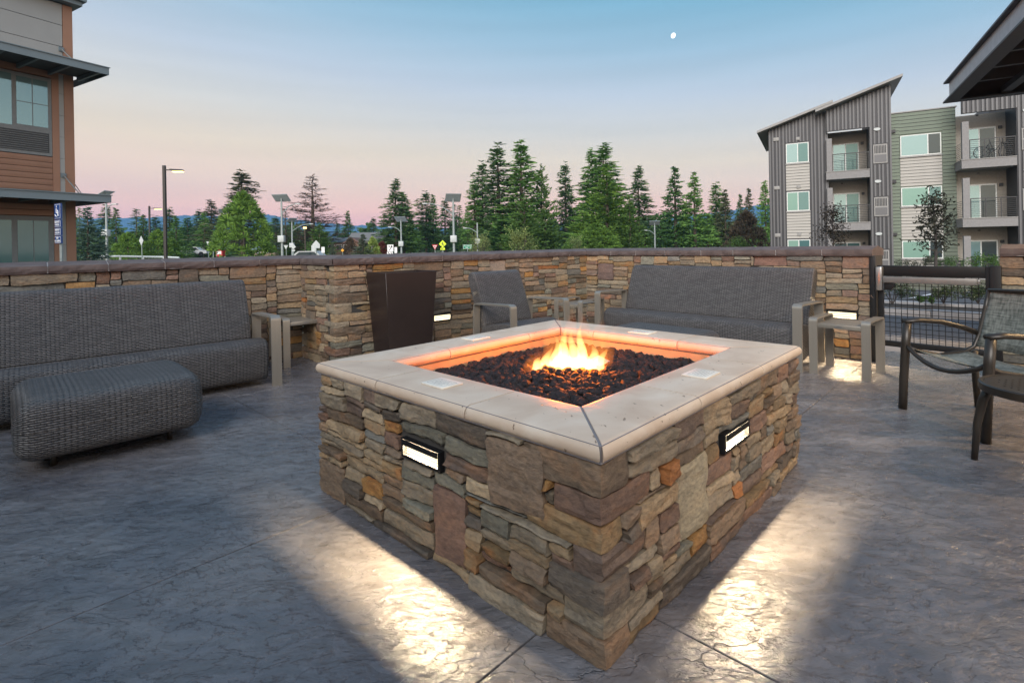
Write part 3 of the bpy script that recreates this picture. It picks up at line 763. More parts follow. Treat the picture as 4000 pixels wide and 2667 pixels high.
# second lower layer closes the gaps
for i in range(nl):
    for j in range(nr):
        l = a+(PA-2*a)*(i+.5)/nl; r_ = a+(PB-2*a)*(j+.5)/nr
        M = Matrix.Translation(P(l, r_, .492)) @ Matrix.Rotation(rng.uniform(0, 6), 4, 'Z'); me = rocks[(i*7+j) % 9]
        if (i+j) % 2 == 0: stuffmb.add([M @ v.co for v in me.vertices], [tuple(p.vertices) for p in me.polygons])
M = Matrix(((pR.x, pL.x, 0, 0), (pR.y, pL.y, 0, 0), (0, 0, 1, 0), (0, 0, 0, 1)))
sb = MB(); sb.box(PWD-.03, PB-PWD+.03, PWD-.03, PA-PWD+.03, .40, .475, M)
bo = stuff(stuffmb.build('lava_rock_bed', LAVA)); tag(bo, 'mass of dark lava rocks filling the rest of the fire pit basin', 'lava rocks')
sb.v = [tuple(Vector(v)) for v in sb.v]
o = sb.build('burner_pan', BLACKM, PIT)
# small bright metal plate beside the flame
pm = MB(); pm.box(-.035, .035, -.045, .045, 0, .003)
plate = pm.build('burner_plate', STEEL, None, loc=FIRE+Vector((.155, .02, .052))); plate.rotation_euler = (R(10), R(-16), R(30))
tag(plate, 'small bright metal tag lying on the lava rocks right of the flame', 'metal plate')

# ------------------------------------------------------------------ flame
def flame_mat(name, hot, strength, zr, top):
    m, nt, b = nm(name); nt.nodes.remove(b); N = nt.nodes; K = nt.links.new
    t = N.new('ShaderNodeTexCoord'); s = N.new('ShaderNodeSeparateXYZ'); K(t.outputs['Generated'], s.inputs[0])
    c = ramp(nt, [(0, hot[0]), (.45, hot[1]), (1, hot[2])]); K(s.outputs[2], c.inputs[0])
    st = ramp(nt, [(0, (.35, .35, .35, 1)), (.2, (1, 1, 1, 1)), (.6, (.6, .6, .6, 1)), (1, (top, top, top, 1))]); K(s.outputs[2], st.inputs[0])
    mu = N.new('ShaderNodeMath'); mu.operation = 'MULTIPLY'; mu.inputs[1].default_value = strength; K(st.outputs[0], mu.inputs[0])
    e = N.new('ShaderNodeEmission'); K(c.outputs[0], e.inputs[0]); K(mu.outputs[0], e.inputs[1])
    K(e.outputs[0], N['Material Output'].inputs['Volume'])
    return m
FCORE = flame_mat('flame core', [(1, .52, .16, 1), (1, .62, .22, 1), (1, .34, .05, 1)], 62, 1, .30)
FOUT = flame_mat('flame outer', [(1, .22, .02, 1), (1, .26, .025, 1), (1, .16, .01, 1)], 5, 1, .15)
fire = empty('flame', 'bright yellow and orange gas flame rising from the lava rocks', 'flame', FIRE); fire.scale = (1.25, 1.25, 1.2)
def tongue(name, mat, x, y, h, w, lean, seed, d=None):
    mb = MB(); n = 12; m = 14; vs = []; d = d or w*.55
    for i in range(m+1):
        f = i/m; wd = (math.sin(math.pi*min(1, (f+.12)/1.12)**.75)**.9)*(1-f*.35) if i < m else 0.0
        if i == 0: wd = .55
        cx = x+lean*f*f*h+.012*math.sin(f*7+seed)*f; cy = y+.01*math.sin(f*5+seed*2)*f
        for k in range(n):
            a_ = 2*math.pi*k/n; q = 1+.22*noise.noise(Vector((math.cos(a_), math.sin(a_)+seed, f*4)))
            vs.append((cx+w*.5*wd*math.cos(a_)*q, cy+d*.5*wd*math.sin(a_)*q, h*f))
    fs = [(i*n+k, i*n+(k+1) % n, (i+1)*n+(k+1) % n, (i+1)*n+k) for i in range(m) for k in range(n)]
    fs += [tuple(range(n))[::-1]]
    mb.add(vs, fs); return mb.build(name, mat, fire, smooth=True)
rng = random.Random(12)
for (x, h, w, ln) in ((-.135, .085, .075, .25), (-.095, .125, .07, .15), (-.06, .185, .075, .05), (-.02, .22, .07, -.03), (.015, .20, .07, .02), (.05, .235, .062, .0), (.085, .15, .07, .15), (.115, .12, .07, .3), (-.03, .14, .13, .05), (.05, .12, .13, .1), (.0, .09, .22, .05)):
    tongue('flame_tongue', FCORE, x, rng.uniform(-.03, .03), h*.93, w*.82, ln, rng.random()*9)
for (x, h, w, ln) in ((-.05, .25, .16, .02), (.09, .24, .15, .18), (.14, .22, .09, .3), (.0, .29, .10, .05), (.06, .30, .09, -.05), (-.14, .12, .12, .1)):
    tongue('flame_haze', FOUT, x, rng.uniform(-.02, .04), h, w, ln, rng.random()*9)
def wisp(x, z, h, w, seed):
    o = tongue('flame_wisp', FOUT, x, 0, h, w, .3, seed); o.location.z = z
wisp(.02, .34, .07, .025, 2); wisp(.16, .31, .035, .03, 4)
for (dx, dz, e) in ((-.05, .055, 17), (.06, .06, 17)):
    pl_ = bpy.data.lights.new('flame_light', 'POINT'); pl_.energy = e; pl_.color = (1, .17, .002); pl_.shadow_soft_size = .03
    po = bpy.data.objects.new('flame_light', pl_); link(po, fire); po.location = (dx, 0, dz)

# ------------------------------------------------------------------ wicker furniture
def loft(name, prof, stations, parent, mat=WICKER, cap=True):
    "prof: closed loop [(y,z)]; stations: [(x, scale, cy, cz, shift_y, shift_z)]"
    n = len(prof); vs = []; us = []; L = [0]
    for i in range(n): L.append(L[-1]+math.dist(prof[i], prof[(i+1) % n]))
    ulen = 0; prevx = None; U = []
    for stn_ in stations:
        (x, sc, cy, cz) = stn_[:4]; sz = stn_[4] if len(stn_) > 4 else sc
        if prevx is not None: ulen += math.hypot(x-prevx[0], (sc-prevx[1])*.3)
        prevx = (x, sc); U.append(ulen)
        for (y, z) in prof: vs.append((x, cy+(y-cy)*sc, cz+(z-cz)*sz))
    fs = []; uvs = []
    for s in range(len(stations)-1):
        for i in range(n):
            j = (i+1) % n; fs.append((s*n+i, s*n+j, (s+1)*n+j, (s+1)*n+i))
            uvs.append([(U[s], L[i]), (U[s], L[i+1]), (U[s+1], L[i+1]), (U[s+1], L[i])])
    if cap:
        for s, rev in ((0, True), (len(stations)-1, False)):
            f = tuple(s*n+i for i in range(n)); f = f if not rev else f[::-1]
            fs.append(f); uvs.append([(vs[k][1], vs[k][2]) for k in f])
    me = bpy.data.meshes.new(name); me.from_pydata(vs, [], fs); me.update()
    ul = me.uv_layers.new(name='UVMap'); k = 0
    for fi, p in enumerate(me.polygons):
        for q, li in enumerate(p.loop_indices): ul.data[li].uv = uvs[fi][q]
    bm = bmesh.new(); bm.from_mesh(me); bmesh.ops.recalc_face_normals(bm, faces=bm.faces); bm.to_mesh(me); bm.free()
    for p in me.polygons: p.use_smooth = True
    me.set_sharp_from_angle(angle=R(60)); me.materials.append(mat)
    o = bpy.data.objects.new(name, me); return link(o, parent)
def smooth_loop(pts, it=2):
    for _ in range(it):
        q = []; n = len(pts)
        for i in range(n):
            a, b = pts[i], pts[(i+1) % n]
            q += [(a[0]*.75+b[0]*.25, a[1]*.75+b[1]*.25), (a[0]*.25+b[0]*.75, a[1]*.25+b[1]*.75)]
        pts = q
    return pts
SEATP = smooth_loop([(.36, .12), (.60, .05), (.84, .035), (.875, .14), (.885, .28), (.875, .365), (.80, .41), (.62, .392), (.46, .362), (.37, .33)])
BACKP = smooth_loop([(.47, .32), (.43, .47), (.37, .64), (.31, .81), (.275, .895), (.225, .915), (.175, .895), (.17, .84), (.24, .66), (.31, .46), (.34, .30)])
def seatpiece(T, hw, hwb, curve=0.):
    def stn(hw, n=6):
        st = []
        for k in range(5):
            a = k/4; st.append((-hw+.022*(1-math.cos(a*math.pi/2)), .92+.08*math.sin(a*math.pi/2), .62, .22))
        for k in range(1, n): st.append((-hw+.035+(2*hw-.07)*k/n, 1, .62, .22))
        for k in range(5):
            a = 1-k/4; st.append((hw-.022*(1-math.cos(a*math.pi/2)), .92+.08*math.sin(a*math.pi/2), .62, .22))
        return st
    loft('seat', SEATP, stn(hw), T)
    st = [(-hwb, .93, .3, .6), (-hwb+.008, .98, .3, .6), (-hwb+.022, 1, .3, .6)]+[(-hwb+.022+(2*hwb-.044)*k/6, 1, .3, .6) for k in range(1, 6)]+[(hwb-.022, 1, .3, .6), (hwb-.008, .98, .3, .6), (hwb, .93, .3, .6)]
    loft('backrest', BACKP, st, T)
def arm(T, xc, w=.083, yf=.945, yr=.35, h=.612):
    path = arc_path([(yf, 0), (yf-.012, h), (yr+.02, h-.012), (yr, 0)], .045, 6)
    o = flatbar([(p.x, p.y) for p in path], xc-w/2, xc+w/2, .016); a = o.build('arm', ALU, T, smooth=True); a.data.set_sharp_from_angle(angle=R(35))
    bx('foot', BLACK, T, xc-w/2+.004, xc+w/2-.004, yf-.016, yf-.002, -.001, .004)
    return a
def place(T, front, pos):
    T.location = pos; T.rotation_euler.z = math.atan2(front.y, front.x)-math.pi/2
def sofa(label, front, pos, hl):
    T = empty('wicker_sofa', label, 'sofa', group='long wicker sofas with metal arms')
    place(T, front, pos); seatpiece(T, hl-.044, hl-.068); arm(T, -hl); arm(T, hl)
    return T
sofa('long dark wicker sofa along the left wall behind the front ottoman', OUT, W(-1.777, .145), 1.145)
sofa('long dark wicker sofa against the far right wall beside the gate', -eR, W(3.847, 2.955), 1.145)
ch = empty('wicker_armchair', 'single dark wicker armchair with metal arms between planter and corner table', 'armchair')
place(ch, (OUT*math.cos(-.034)+eR*math.sin(.034)*1).normalized(), W(1.616, 1.523-.35)); seatpiece(ch, .355, .345); arm(ch, -.40); arm(ch, .40)

def ottoman(label, c, front, lx, ly, hh=.42):
    T = empty('wicker_ottoman', label, 'ottoman', group='low wicker ottomans'); place(T, front, c)
    # cross-section loop in (y,z)
    z0 = .06; hz = (hh-z0)/2; cz = z0+hz; pr = []
    for k in range(56):
        a_ = 2*math.pi*k/56; ca, sa = math.cos(a_), math.sin(a_)
        bul = 1-.05*(1-abs(sa))*0
        pr.append((ly/2*math.copysign(abs(ca)**.30, ca)*(1-.035*(z0 if sa > 0 else 1)*abs(sa)), cz+hz*math.copysign(abs(sa)**.40, sa)))
    st = []; rr = .10; ins = lambda d: (1-d/(ly/2), 0, cz, 1-d/hz)
    for k in range(9):
        t_ = k/8*math.pi/2; d = rr*(1-math.sin(t_)); st.append((-lx/2+rr*(1-math.cos(math.pi/2-t_)*1) if False else -lx/2+rr*(1-math.cos(t_))*0+rr*(1-math.sin(math.pi/2-t_)),)+ins(rr*(1-math.sin(t_))))
    st = []
    for k in range(9):
        t_ = k/8*math.pi/2; st.append((-lx/2+rr*(1-math.cos(t_)), 1-rr*(1-math.sin(t_))/(ly/2), 0, cz, 1-rr*(1-math.sin(t_))/hz*.85))
    for k in range(1, 12): st.append((-lx/2+rr+(lx-2*rr)*k/12, 1, 0, cz, 1))
    for k in range(9):
        t_ = (8-k)/8*math.pi/2; st.append((lx/2-rr*(1-math.cos(t_)), 1-rr*(1-math.sin(t_))/(ly/2), 0, cz, 1-rr*(1-math.sin(t_))/hz*.85))
    loft('woven_body', pr, st, T)
    for sx in (-1, 1):
        for sy in (-1, 1):
            m = MB(); m.tube([(sx*(lx/2-.17), sy*(ly/2-.17), 0), (sx*(lx/2-.17), sy*(ly/2-.17), .09)], .016, 12); m.build('leg', BRONZE, T, smooth=True)
    return T
ottoman('large dark wicker ottoman on the floor in front of the left sofa', W(-1.865, 1.725), (OUT*1+eR*.03).normalized(), .90, .80)
ottoman('dark wicker ottoman half hidden behind the fire pit before the right sofa', W(1.92, 3.26), -eR, .92, .78)

def end_table(label, front, pos, w=.46, d=.44):
    T = empty('end_table', label, 'end table', group='small slatted metal end tables'); place(T, front, pos)
    for sx in (-1, 1):
        xc = sx*(w/2-.032)
        path = arc_path([(d, 0), (d, .50), (0, .50), (0, 0)], .04, 6)
        o = flatbar([(p.x, p.y) for p in path], xc-.034, xc+.034, .014).build('leg_frame', ALU, T, smooth=True); o.data.set_sharp_from_angle(angle=R(35))
        bx('foot', BLACK, T, xc-.031, xc+.031, d-.013, d-.001, -.001, .003)
    for k in range(6):
        y0 = .03+(d-.06)*k/6; bx('slat', ALU, T, -w/2+.066, w/2-.066, y0+.002, y0+(d-.06)/6-.004, .440, .452, .002)
    bx('front_apron', ALU, T, -w/2+.066, w/2-.066, d-.026, d-.008, .415, .453, .003)
    bx('rear_apron', ALU, T, -w/2+.066, w/2-.066, .008, .026, .415, .453, .003)
    m = MB(); m.poly_prism([(.033*math.cos(a_*math.pi/10), .011*math.sin(a_*math.pi/10)) for a_ in range(20)], d-.008, d-.005, lambda u, v, w_: (u, w_, .433+v))
    m.build('badge', STEEL, T)
    return T
end_table('metal end table in the left corner between left sofa and jutting wall', OUT, W(-.12, .0), .47)
end_table('metal end table in the far corner between armchair and right sofa', -eR, W(3.18, 1.48), .46)
end_table('metal end table by the gate with a step light glowing behind it', -eR, W(3.39, 4.42), .47)

# planter / bin
pb = empty('tapered_planter', 'tall tapered dark brown metal planter beside the jutting wall', 'planter', W(.61, 1.115), math.atan2(eR.y, eR.x))
m = MB(); bot = (.235, .15); top = (.295, .20); th = .014; zt = .945
vs = []
for (hx, hy, z) in ((bot[0], bot[1], 0), (top[0], top[1], zt), (top[0]-th, top[1]-th, zt), (top[0]-th-.03, top[1]-th-.03, .5)):
    vs += [(-hx, -hy, z), (hx, -hy, z), (hx, hy, z), (-hx, hy, z)]
m.add(vs, [(3, 2, 1, 0)]+[(r*4+k, r*4+(k+1) % 4, (r+1)*4+(k+1) % 4, (r+1)*4+k) for r in range(3) for k in range(4)]+[(12, 13, 14, 15)])
m.build('body', BROWNBIN, pb, bevel=.002, seg=1)

# ------------------------------------------------------------------ sling chair
def sling_fabric():
    m, nt, b = nm('sage sling fabric'); N = nt.nodes; K = nt.links.new
    t = N.new('ShaderNodeTexCoord'); mp = N.new('ShaderNodeMapping'); mp.inputs['Scale'].default_value = (70, 70, 7); K(t.outputs['Object'], mp.inputs[0])
    n = N.new('ShaderNodeTexNoise'); n.inputs['Scale'].default_value = 1; n.inputs['Detail'].default_value = 3; K(mp.outputs[0], n.inputs[0])
    mp2 = N.new('ShaderNodeMapping'); mp2.inputs['Scale'].default_value = (9, 9, 120); K(t.outputs['Object'], mp2.inputs[0])
    n2 = N.new('ShaderNodeTexNoise'); n2.inputs['Scale'].default_value = 1; n2.inputs['Detail'].default_value = 3; K(mp2.outputs[0], n2.inputs[0])
    a = N.new('ShaderNodeMath'); K(n.outputs['Fac'], a.inputs[0]); K(n2.outputs['Fac'], a.inputs[1])
    r = ramp(nt, [(.72, (.08, .085, .072, 1)), (1.0, (.175, .180, .155, 1)), (1.3, (.29, .29, .255, 1))]); r.color_ramp.elements[1].position = .5; r.color_ramp.elements[0].position = .36; r.color_ramp.elements[2].position = .64
    hf = N.new('ShaderNodeMath'); hf.operation = 'MULTIPLY'; hf.inputs[1].default_value = .5; K(a.outputs[0], hf.inputs[0]); K(hf.outputs[0], r.inputs[0]); K(r.outputs[0], b.inputs['Base Color'])
    b.inputs['Roughness'].default_value = .8; return m
SLING = sling_fabric()
sc_ = empty('sling_armchair', 'dark bronze framed sling armchair with sage fabric in front of the gate', 'armchair', (2.72, 3.39, 0), R(90))
# local: x lateral (+x = far side after rotation), y backwards is -y... chair faces world -X ; local +y = world -X
def cl(bk, lat, z): return (lat, -bk, z)        # bk = distance behind the front legs
hw = .325
for s_ in (-1, 1):
    m = MB(); m.tube([cl(.0, s_*hw, 0), cl(.01, s_*hw, .2), cl(.028, s_*hw, .45), cl(.042, s_*hw, .60)], [.026, .0265, .027, .026], 14); m.build('front_leg', BRONZE, sc_, smooth=True)
    m = MB(); m.tube([cl(.53, s_*(hw-.0), 0), cl(.515, s_*(hw-.0), .2), cl(.50, s_*(hw-.01), .40)], .021, 12); m.build('rear_leg', BRONZE, sc_, smooth=True)
    m = MB(); m.tube([cl(.02, s_*hw, .612), cl(.12, s_*hw, .618), cl(.27, s_*hw, .605), cl(.42, s_*hw, .565), cl(.545, s_*hw, .515)], [.03, .029, .028, .027, .024], 14, ry=.018); m.build('arm', BRONZE, sc_, smooth=True)
    m = MB(); m.tube([cl(.60, s_*(hw-.02), .82), cl(.575, s_*(hw-.02), .70), cl(.53, s_*(hw-.02), .52), cl(.49, s_*(hw-.02), .43), cl(.42, s_*(hw-.02), .395), cl(.25, s_*(hw-.02), .375), cl(.10, s_*(hw-.02), .405), cl(.04, s_*(hw-.01), .43)], .014, 10); m.build('side_rail', BRONZE, sc_, smooth=True)
m = MB(); m.tube([cl(.03, -hw, .455)]+[cl(.03-.02*math.sin(math.pi*k/10), -hw+2*hw*k/10, .455-.105*math.sin(math.pi*k/10)**.8) for k in range(1, 10)]+[cl(.03, hw, .455)], .015, 12); m.build('front_crossbar', BRONZE, sc_, smooth=True)
m = MB(); m.tube([cl(.60, -(hw-.02), .82), cl(.62, 0, .835), cl(.60, hw-.02, .82)], .013, 10); m.build('top_rail', BRONZE, sc_, smooth=True)
def sling(path, name, bow):
    mb = MB(); nu = 12; vs = []
    for i, (bk, z) in enumerate(path):
        for k in range(nu+1):
            f = -1+2*k/nu; vs.append(cl(bk+bow*(1-f*f), f*(hw-.016), z-(.02*(1-f*f))*(1 if name == 'seat' else 0)))
    fs = [(i*(nu+1)+k, i*(nu+1)+k+1, (i+1)*(nu+1)+k+1, (i+1)*(nu+1)+k) for i in range(len(path)-1) for k in range(nu)]
    mb.add(vs, fs); o = mb.build(name, SLING, sc_, smooth=True); md = o.modifiers.new('thick', 'SOLIDIFY'); md.thickness = .004
sling([(.605, .832), (.590, .77), (.570, .69), (.548, .60), (.524, .51), (.49, .435)], 'backrest', .028)
sling([(.07, .425), (.10, .412), (.17, .395), (.26, .382), (.36, .388), (.44, .402)], 'seat', 0)

# round perforated table
tb = empty('round_side_table', 'round dark bronze side table with perforated top at the right edge', 'side table', (2.70, 2.68, 0))
bm = bmesh.new(); TR = .268; TZ = .43
def perforated_top():
    mb = MB(); g_ = .0125; n = int(TR/g_)+1; keep = {}
    vs = []; idx = {}
    def V(i, j):
        if (i, j) not in idx: idx[(i, j)] = len(vs); vs.append((i*g_, j*g_, TZ-.004))
        return idx[(i, j)]
    fs = []
    for i in range(-n, n):
        for j in range(-n, n):
            cx, cy = (i+.5)*g_, (j+.5)*g_
            if max(math.hypot(x_*g_, y_*g_) for x_ in (i, i+1) for y_ in (j, j+1)) > TR-.012: continue
            hole = math.hypot(cx, cy) < TR*.72 and ((i % 3 == 0 and j % 3 == 0))
            if hole: continue
            fs.append((V(i, j), V(i+1, j), V(i+1, j+1), V(i, j+1)))
    mb.add(vs, fs); return mb
o = perforated_top().build('perforated_top', BRONZE, tb); md = o.modifiers.new('thick', 'SOLIDIFY'); md.thickness = .004; md.offset = -1
m = MB(); prf = [(TR-.022, TZ-.006), (TR-.022, TZ-.002), (TR-.008, TZ), (TR, TZ-.006), (TR, TZ-.040), (TR-.004, TZ-.044), (TR-.006, TZ-.040), (TR-.007, TZ-.009)]
nseg = 72; vs = []; fs = []
for k in range(nseg):
    a_ = 2*math.pi*k/nseg; vs += [(r_*math.cos(a_), r_*math.sin(a_), z) for r_, z in prf]
q_ = len(prf)
for k in range(nseg):
    for i in range(q_): fs.append((k*q_+i, k*q_+(i+1) % q_, ((k+1) % nseg)*q_+(i+1) % q_, ((k+1) % nseg)*q_+i))
m.add(vs, fs); m.build('rim', BRONZE, tb, smooth=True).data.set_sharp_from_angle(angle=R(40))
for k in range(4):
    a_ = R(146+90*k); m = MB(); c_, s_ = math.cos(a_), math.sin(a_)
    m.tube([(c_*.215, s_*.215, TZ-.01), (c_*.25, s_*.25, TZ-.10), (c_*.275, s_*.275, .2), (c_*.29, s_*.29, 0)], [.020, .021, .018, .0145], 14); m.build('leg', BRONZE, tb, smooth=True)

# ------------------------------------------------------------------ gate
gt = empty('metal_gate', 'black metal gate with wire grid panel and steel push bar', 'gate', W(3.847, 4.50), math.atan2(OUT.y, OUT.x))
# local x = along OUT, local y = -(-eR)... y = towards the drive (eR side)
GL = .835
yb = (0, .045)
bx('stile', BLACKM, gt, 0, .045, *yb, .165, .935, .003); bx('stile', BLACKM, gt, GL-.05, GL, *yb, .165, .935, .003)
bx('top_rail', BLACKM, gt, .045, GL-.05, *yb, .835, .935, .003); bx('bottom_rail', BLACKM, gt, .045, GL-.05, *yb, .165, .215, .003)
for k in range(1, 16):
    x = .045+(GL-.095)*k/16; bx('grid_wire', BLACKM, gt, x-.0025, x+.0025, .018, .023, .215, .835)
for k in range(1, 14):
    z = .215+.62*k/14; bx('grid_wire', BLACKM, gt, .045, GL-.05, .0235, .028, z-.0025, z+.0025)
gb = MB(); gb.box(.06, .74, -.075, -.045, .775, .835); b = gb.build('push_bar', plain('dull steel bar', (.22, .21, .20), .45, .5), gt, bevel=.008)
bx('bar_end', STEEL, gt, .74, .755, -.07, -.0, .785, .825, .003)
bx('latch_case', STEEL, gt, .004, .055, -.08, -.001, .70, .925, .010)
m = MB(); m.poly_prism([(.065, .775), (.14, .775), (.14, .735), (.12, .705), (.065, .705)], -.05, -.002, lambda u, v, w_: (u, w_, v)); m.build('lock_box', BLACKM, gt, bevel=.003)
for (t, h_, wd, lab) in ((4.462, 1.03, .022, 'thin black metal gate post against the end of the right sofa wall'), (5.352, .945, .036, 'black metal hinge post right of the gate')):
    o = bx('gate_post', BLACKM, None, -wd, wd, -.025, .025, 0, h_, .003); o.location = W(3.847, t); o.rotation_euler.z = math.atan2(OUT.y, OUT.x); tag(o, lab, 'post', 'posts of the gate')

# ------------------------------------------------------------------ pavilion roof corner (top right)
PAVW = plain('skylit tone channel web', (.42, .42, .44), .45); PAVD = plain('dark painted steel', (.055, .058, .064), .5); PAVC = plain('dark deck', (.03, .03, .033), .6)  # PAVW is paler than the flanges, sky light put into its colour
pz = 3.0; r_ = ray(3690, 402); tt_ = (pz-H)/r_.z; PV = Vector((r_.x*tt_, r_.y*tt_, 0))
pav = empty('pavilion', 'dark steel pavilion roof corner with pale channel fascia at top right', 'pavilion', PV, math.atan2(-e2.y, -e2.x))
# local x = -e2 (to the right), local y = e1?  (-e2) x z ... y_local = rot90(x) = e1
def pvx(x, y, z): return (x, y, z)
LNX, LNY = 7.5, 7.0
def channel(x0, x1, y0, y1, name):
    pass
# fascia along -y (towards the camera side) at x = 0
bx('fascia_web', PAVW, pav, .05, .062, -LNY, .0, 3.022, 3.258); bx('fascia_flange', PAVD, pav, 0, .06, -LNY, .06, 3.26, 3.28); bx('fascia_flange', PAVD, pav, -.01, .14, -LNY, .06, 3.0, 3.02)
bx('fascia_web', PAVD, pav, .064, LNX, .03, .045, 3.022, 3.258); bx('fascia_flange', PAVD, pav, .062, LNX, -.06, .06, 3.26, 3.28); bx('fascia_flange', PAVD, pav, .142, LNX, -.10, .06, 3.0, 3.02)
bx('roof_deck', PAVC, pav, .07, LNX, -LNY, .0, 3.285, 3.31)
for k in range(1, 12): bx('purlin', PAVD, pav, .06, LNX, -.60*k, -.60*k+.06, 3.10, 3.255)
for x in (.55, 2.6, 4.8): bx('rafter', PAVD, pav, x, x+.10, -LNY, -.06, 3.03, 3.098)
for (x, y) in ((3.6, -.5), (3.6, -6.6)): bx('column', PAVD, pav, x-.1, x+.1, y-.1, y+.1, 0, 3.0)
for k, (x, y) in enumerate(((1.7, -2.1), (1.7, -4.5), (4.4, -3.3))):
    m = MB(); m.tube([(x, y, 3.06), (x, y, 3.075)], .07, 20); m.build('downlight_lens', emis('downlight glow%d' % k, (1, .78, .5), 6), pav)
    ld = bpy.data.lights.new('downlight', 'AREA'); ld.shape = 'DISK'; ld.size = .14; ld.energy = 60; ld.color = (1, .66, .34); ld.spread = R(165)
    lo = bpy.data.objects.new('downlight', ld); link(lo, pav); lo.location = (x, y, 3.05)

# ================================================================== BACKGROUND
# ------------------------------------------------------------------ left building
SIDB = plain('terracotta siding', (.30, .160, .100), .7, 0, .06, 3); GREYP = plain('grey panel', (.29, .295, .285), .6, 0, .05, 2)
TRIMB = plain('brown trim', (.29, .155, .098), .65, 0, .06, 3); AWN = plain('slate blue steel', (.14, .18, .20), .45, 0, .06, 2)
WFR = plain('grey window frame', (.16, .17, .17), .5); VENT = plain('dark vent', (.03, .032, .033), .5)
def glass(name, c, metal=.55, rough=.06, em=0):
    m, nt, b = nm(name); N = nt.nodes; K = nt.links.new
    b.inputs['Metallic'].default_value = metal; b.inputs['Roughness'].default_value = rough; b.inputs['Base Color'].default_value = tuple(c)+(1,)
    t = N.new('ShaderNodeTexCoord'); n = N.new('ShaderNodeTexNoise'); n.inputs['Scale'].default_value = .8; K(t.outputs['Object'], n.inputs[0])
    bp = N.new('ShaderNodeBump'); bp.inputs['Distance'].default_value = .01; bp.inputs['Strength'].default_value = .3; K(n.outputs['Fac'], bp.inputs['Height']); K(bp.outputs[0], b.inputs['Normal'])
    return m
GL1 = glass('pale teal glass', (.22, .35, .37)); GL2 = glass('teal curtained glass', (.10, .20, .20), .35); GL3 = glass('dark glass', (.06, .08, .085), .5)
GL4 = glass('green blind glass', (.17, .30, .25), .2, .3)
Bc = Vector((-10.328, 12.5, 0))
lb = empty('hotel_building', 'terracotta and grey clad building with steel awnings at the left edge', 'building', Bc, math.atan2(e1.y, e1.x))
def LB(n, m_, x0, x1, y0, y1, z0, z1, bev=0, par=None): return bx(n, m_, par or lb, x0, x1, y0, y1, z0, z1, bev)
LB('wall', plain('hotel wall', (.18, .11, .08), .8), -9, .0, .06, 9, -.6, 7.0)
for z0, z1 in ((5.50, 6.00), (6.012, 6.50), (6.512, 7.0)):
    for k in range(3): LB('grey_panel', GREYP, -.16-2.4*(k+1)+.006, -.16-2.4*k, -.0, .06, z0, z1)
LB('cornice', AWN, -9, .16, -.22, .3, 7.02, 7.12); LB('cornice', AWN, -9, .22, -.30, .3, 7.123, 7.22)
LB('corner_trim', TRIMB, -.15, .035, -.012, .10, -.6, 7.0)
LB('unseen_shade_wing', MATS['hotel wall'], -15, -9.4, -27, .0, -.6, 3.7)  # added block behind the camera, out of view, to shade the patio
for k in range(8):
    for zz in (.3, ):
        fr_ = LB('window', WFR, -9.4, -9.36, -3.2-3*k, -1.6-3*k, zz, zz+1.9); LB('pane', GL2, -9.36, -9.35, -3.1-3*k, -1.7-3*k, zz+.1, zz+1.8, par=fr_)  # windows on the added unseen wing
z = -.6
while z < 5.2:
    LB('grey_strip', GREYP, -.245, -.152, .0, .06, z, min(z+.495, 5.35)); z += .5
LB('trim', TRIMB, -.38, -.248, -.008, .06, -.6, 5.22); LB('trim', TRIMB, -9, -.248, -.008, .06, 5.225, 5.38)
for k in range(4):
    x1 = -.385-1.95*k
    fr = LB('window', WFR, x1-1.56, x1, -.004, .05, 3.42, 5.2)
    LB('pane', GL1, x1-.62, x1-.07, -.010, .0, 4.06, 5.12, par=fr); LB('pane', GL1, x1-1.48, x1-.70, -.010, .0, 4.02, 5.14, par=fr)
    LB('muntin', WFR, x1-.352, x1-.338, -.014, -.010, 4.06, 5.12, par=fr); LB('muntin', WFR, x1-.62, x1-.07, -.0142, -.0102, 4.56, 4.574, par=fr)
    LB('vent', VENT, x1-1.48, x1-.06, -.012, .0, 3.49, 3.93, par=fr)
    for q in range(9): LB('vent_louvre', WFR, x1-1.46, x1-.08, -.020, -.014, 3.505+.047*q, 3.515+.047*q, par=fr)
    LB('trim', TRIMB, x1-1.95, x1-1.56, -.006, .05, 3.4, 5.22)
    f2 = LB('window', WFR, x1-1.56, x1, -.004, .05, -.3, 2.04)
    LB('pane', GL2, x1-.64, x1-.10, -.010, .0, -.2, 1.94, par=f2); LB('pane', GL2, x1-1.46, x1-.74, -.010, .0, -.2, 1.94, par=f2)
    LB('muntin', WFR, x1-.372, x1-.360, -.014, -.010, -.2, 1.94, par=f2); LB('muntin', WFR, x1-.64, x1-.10, -.0142, -.0102, 1.02, 1.032, par=f2)
for q in range(7): LB('siding_board', SIDB, -9, -.385, -.004+.000*q, .055, 2.50+.13*q, 2.622+.13*q, .003)
LB('siding_board', SIDB, -9, -.385, -.004, .055, 2.06, 2.18); LB('siding_board', SIDB, -9, -.385, -.004, .055, 2.19, 2.31)
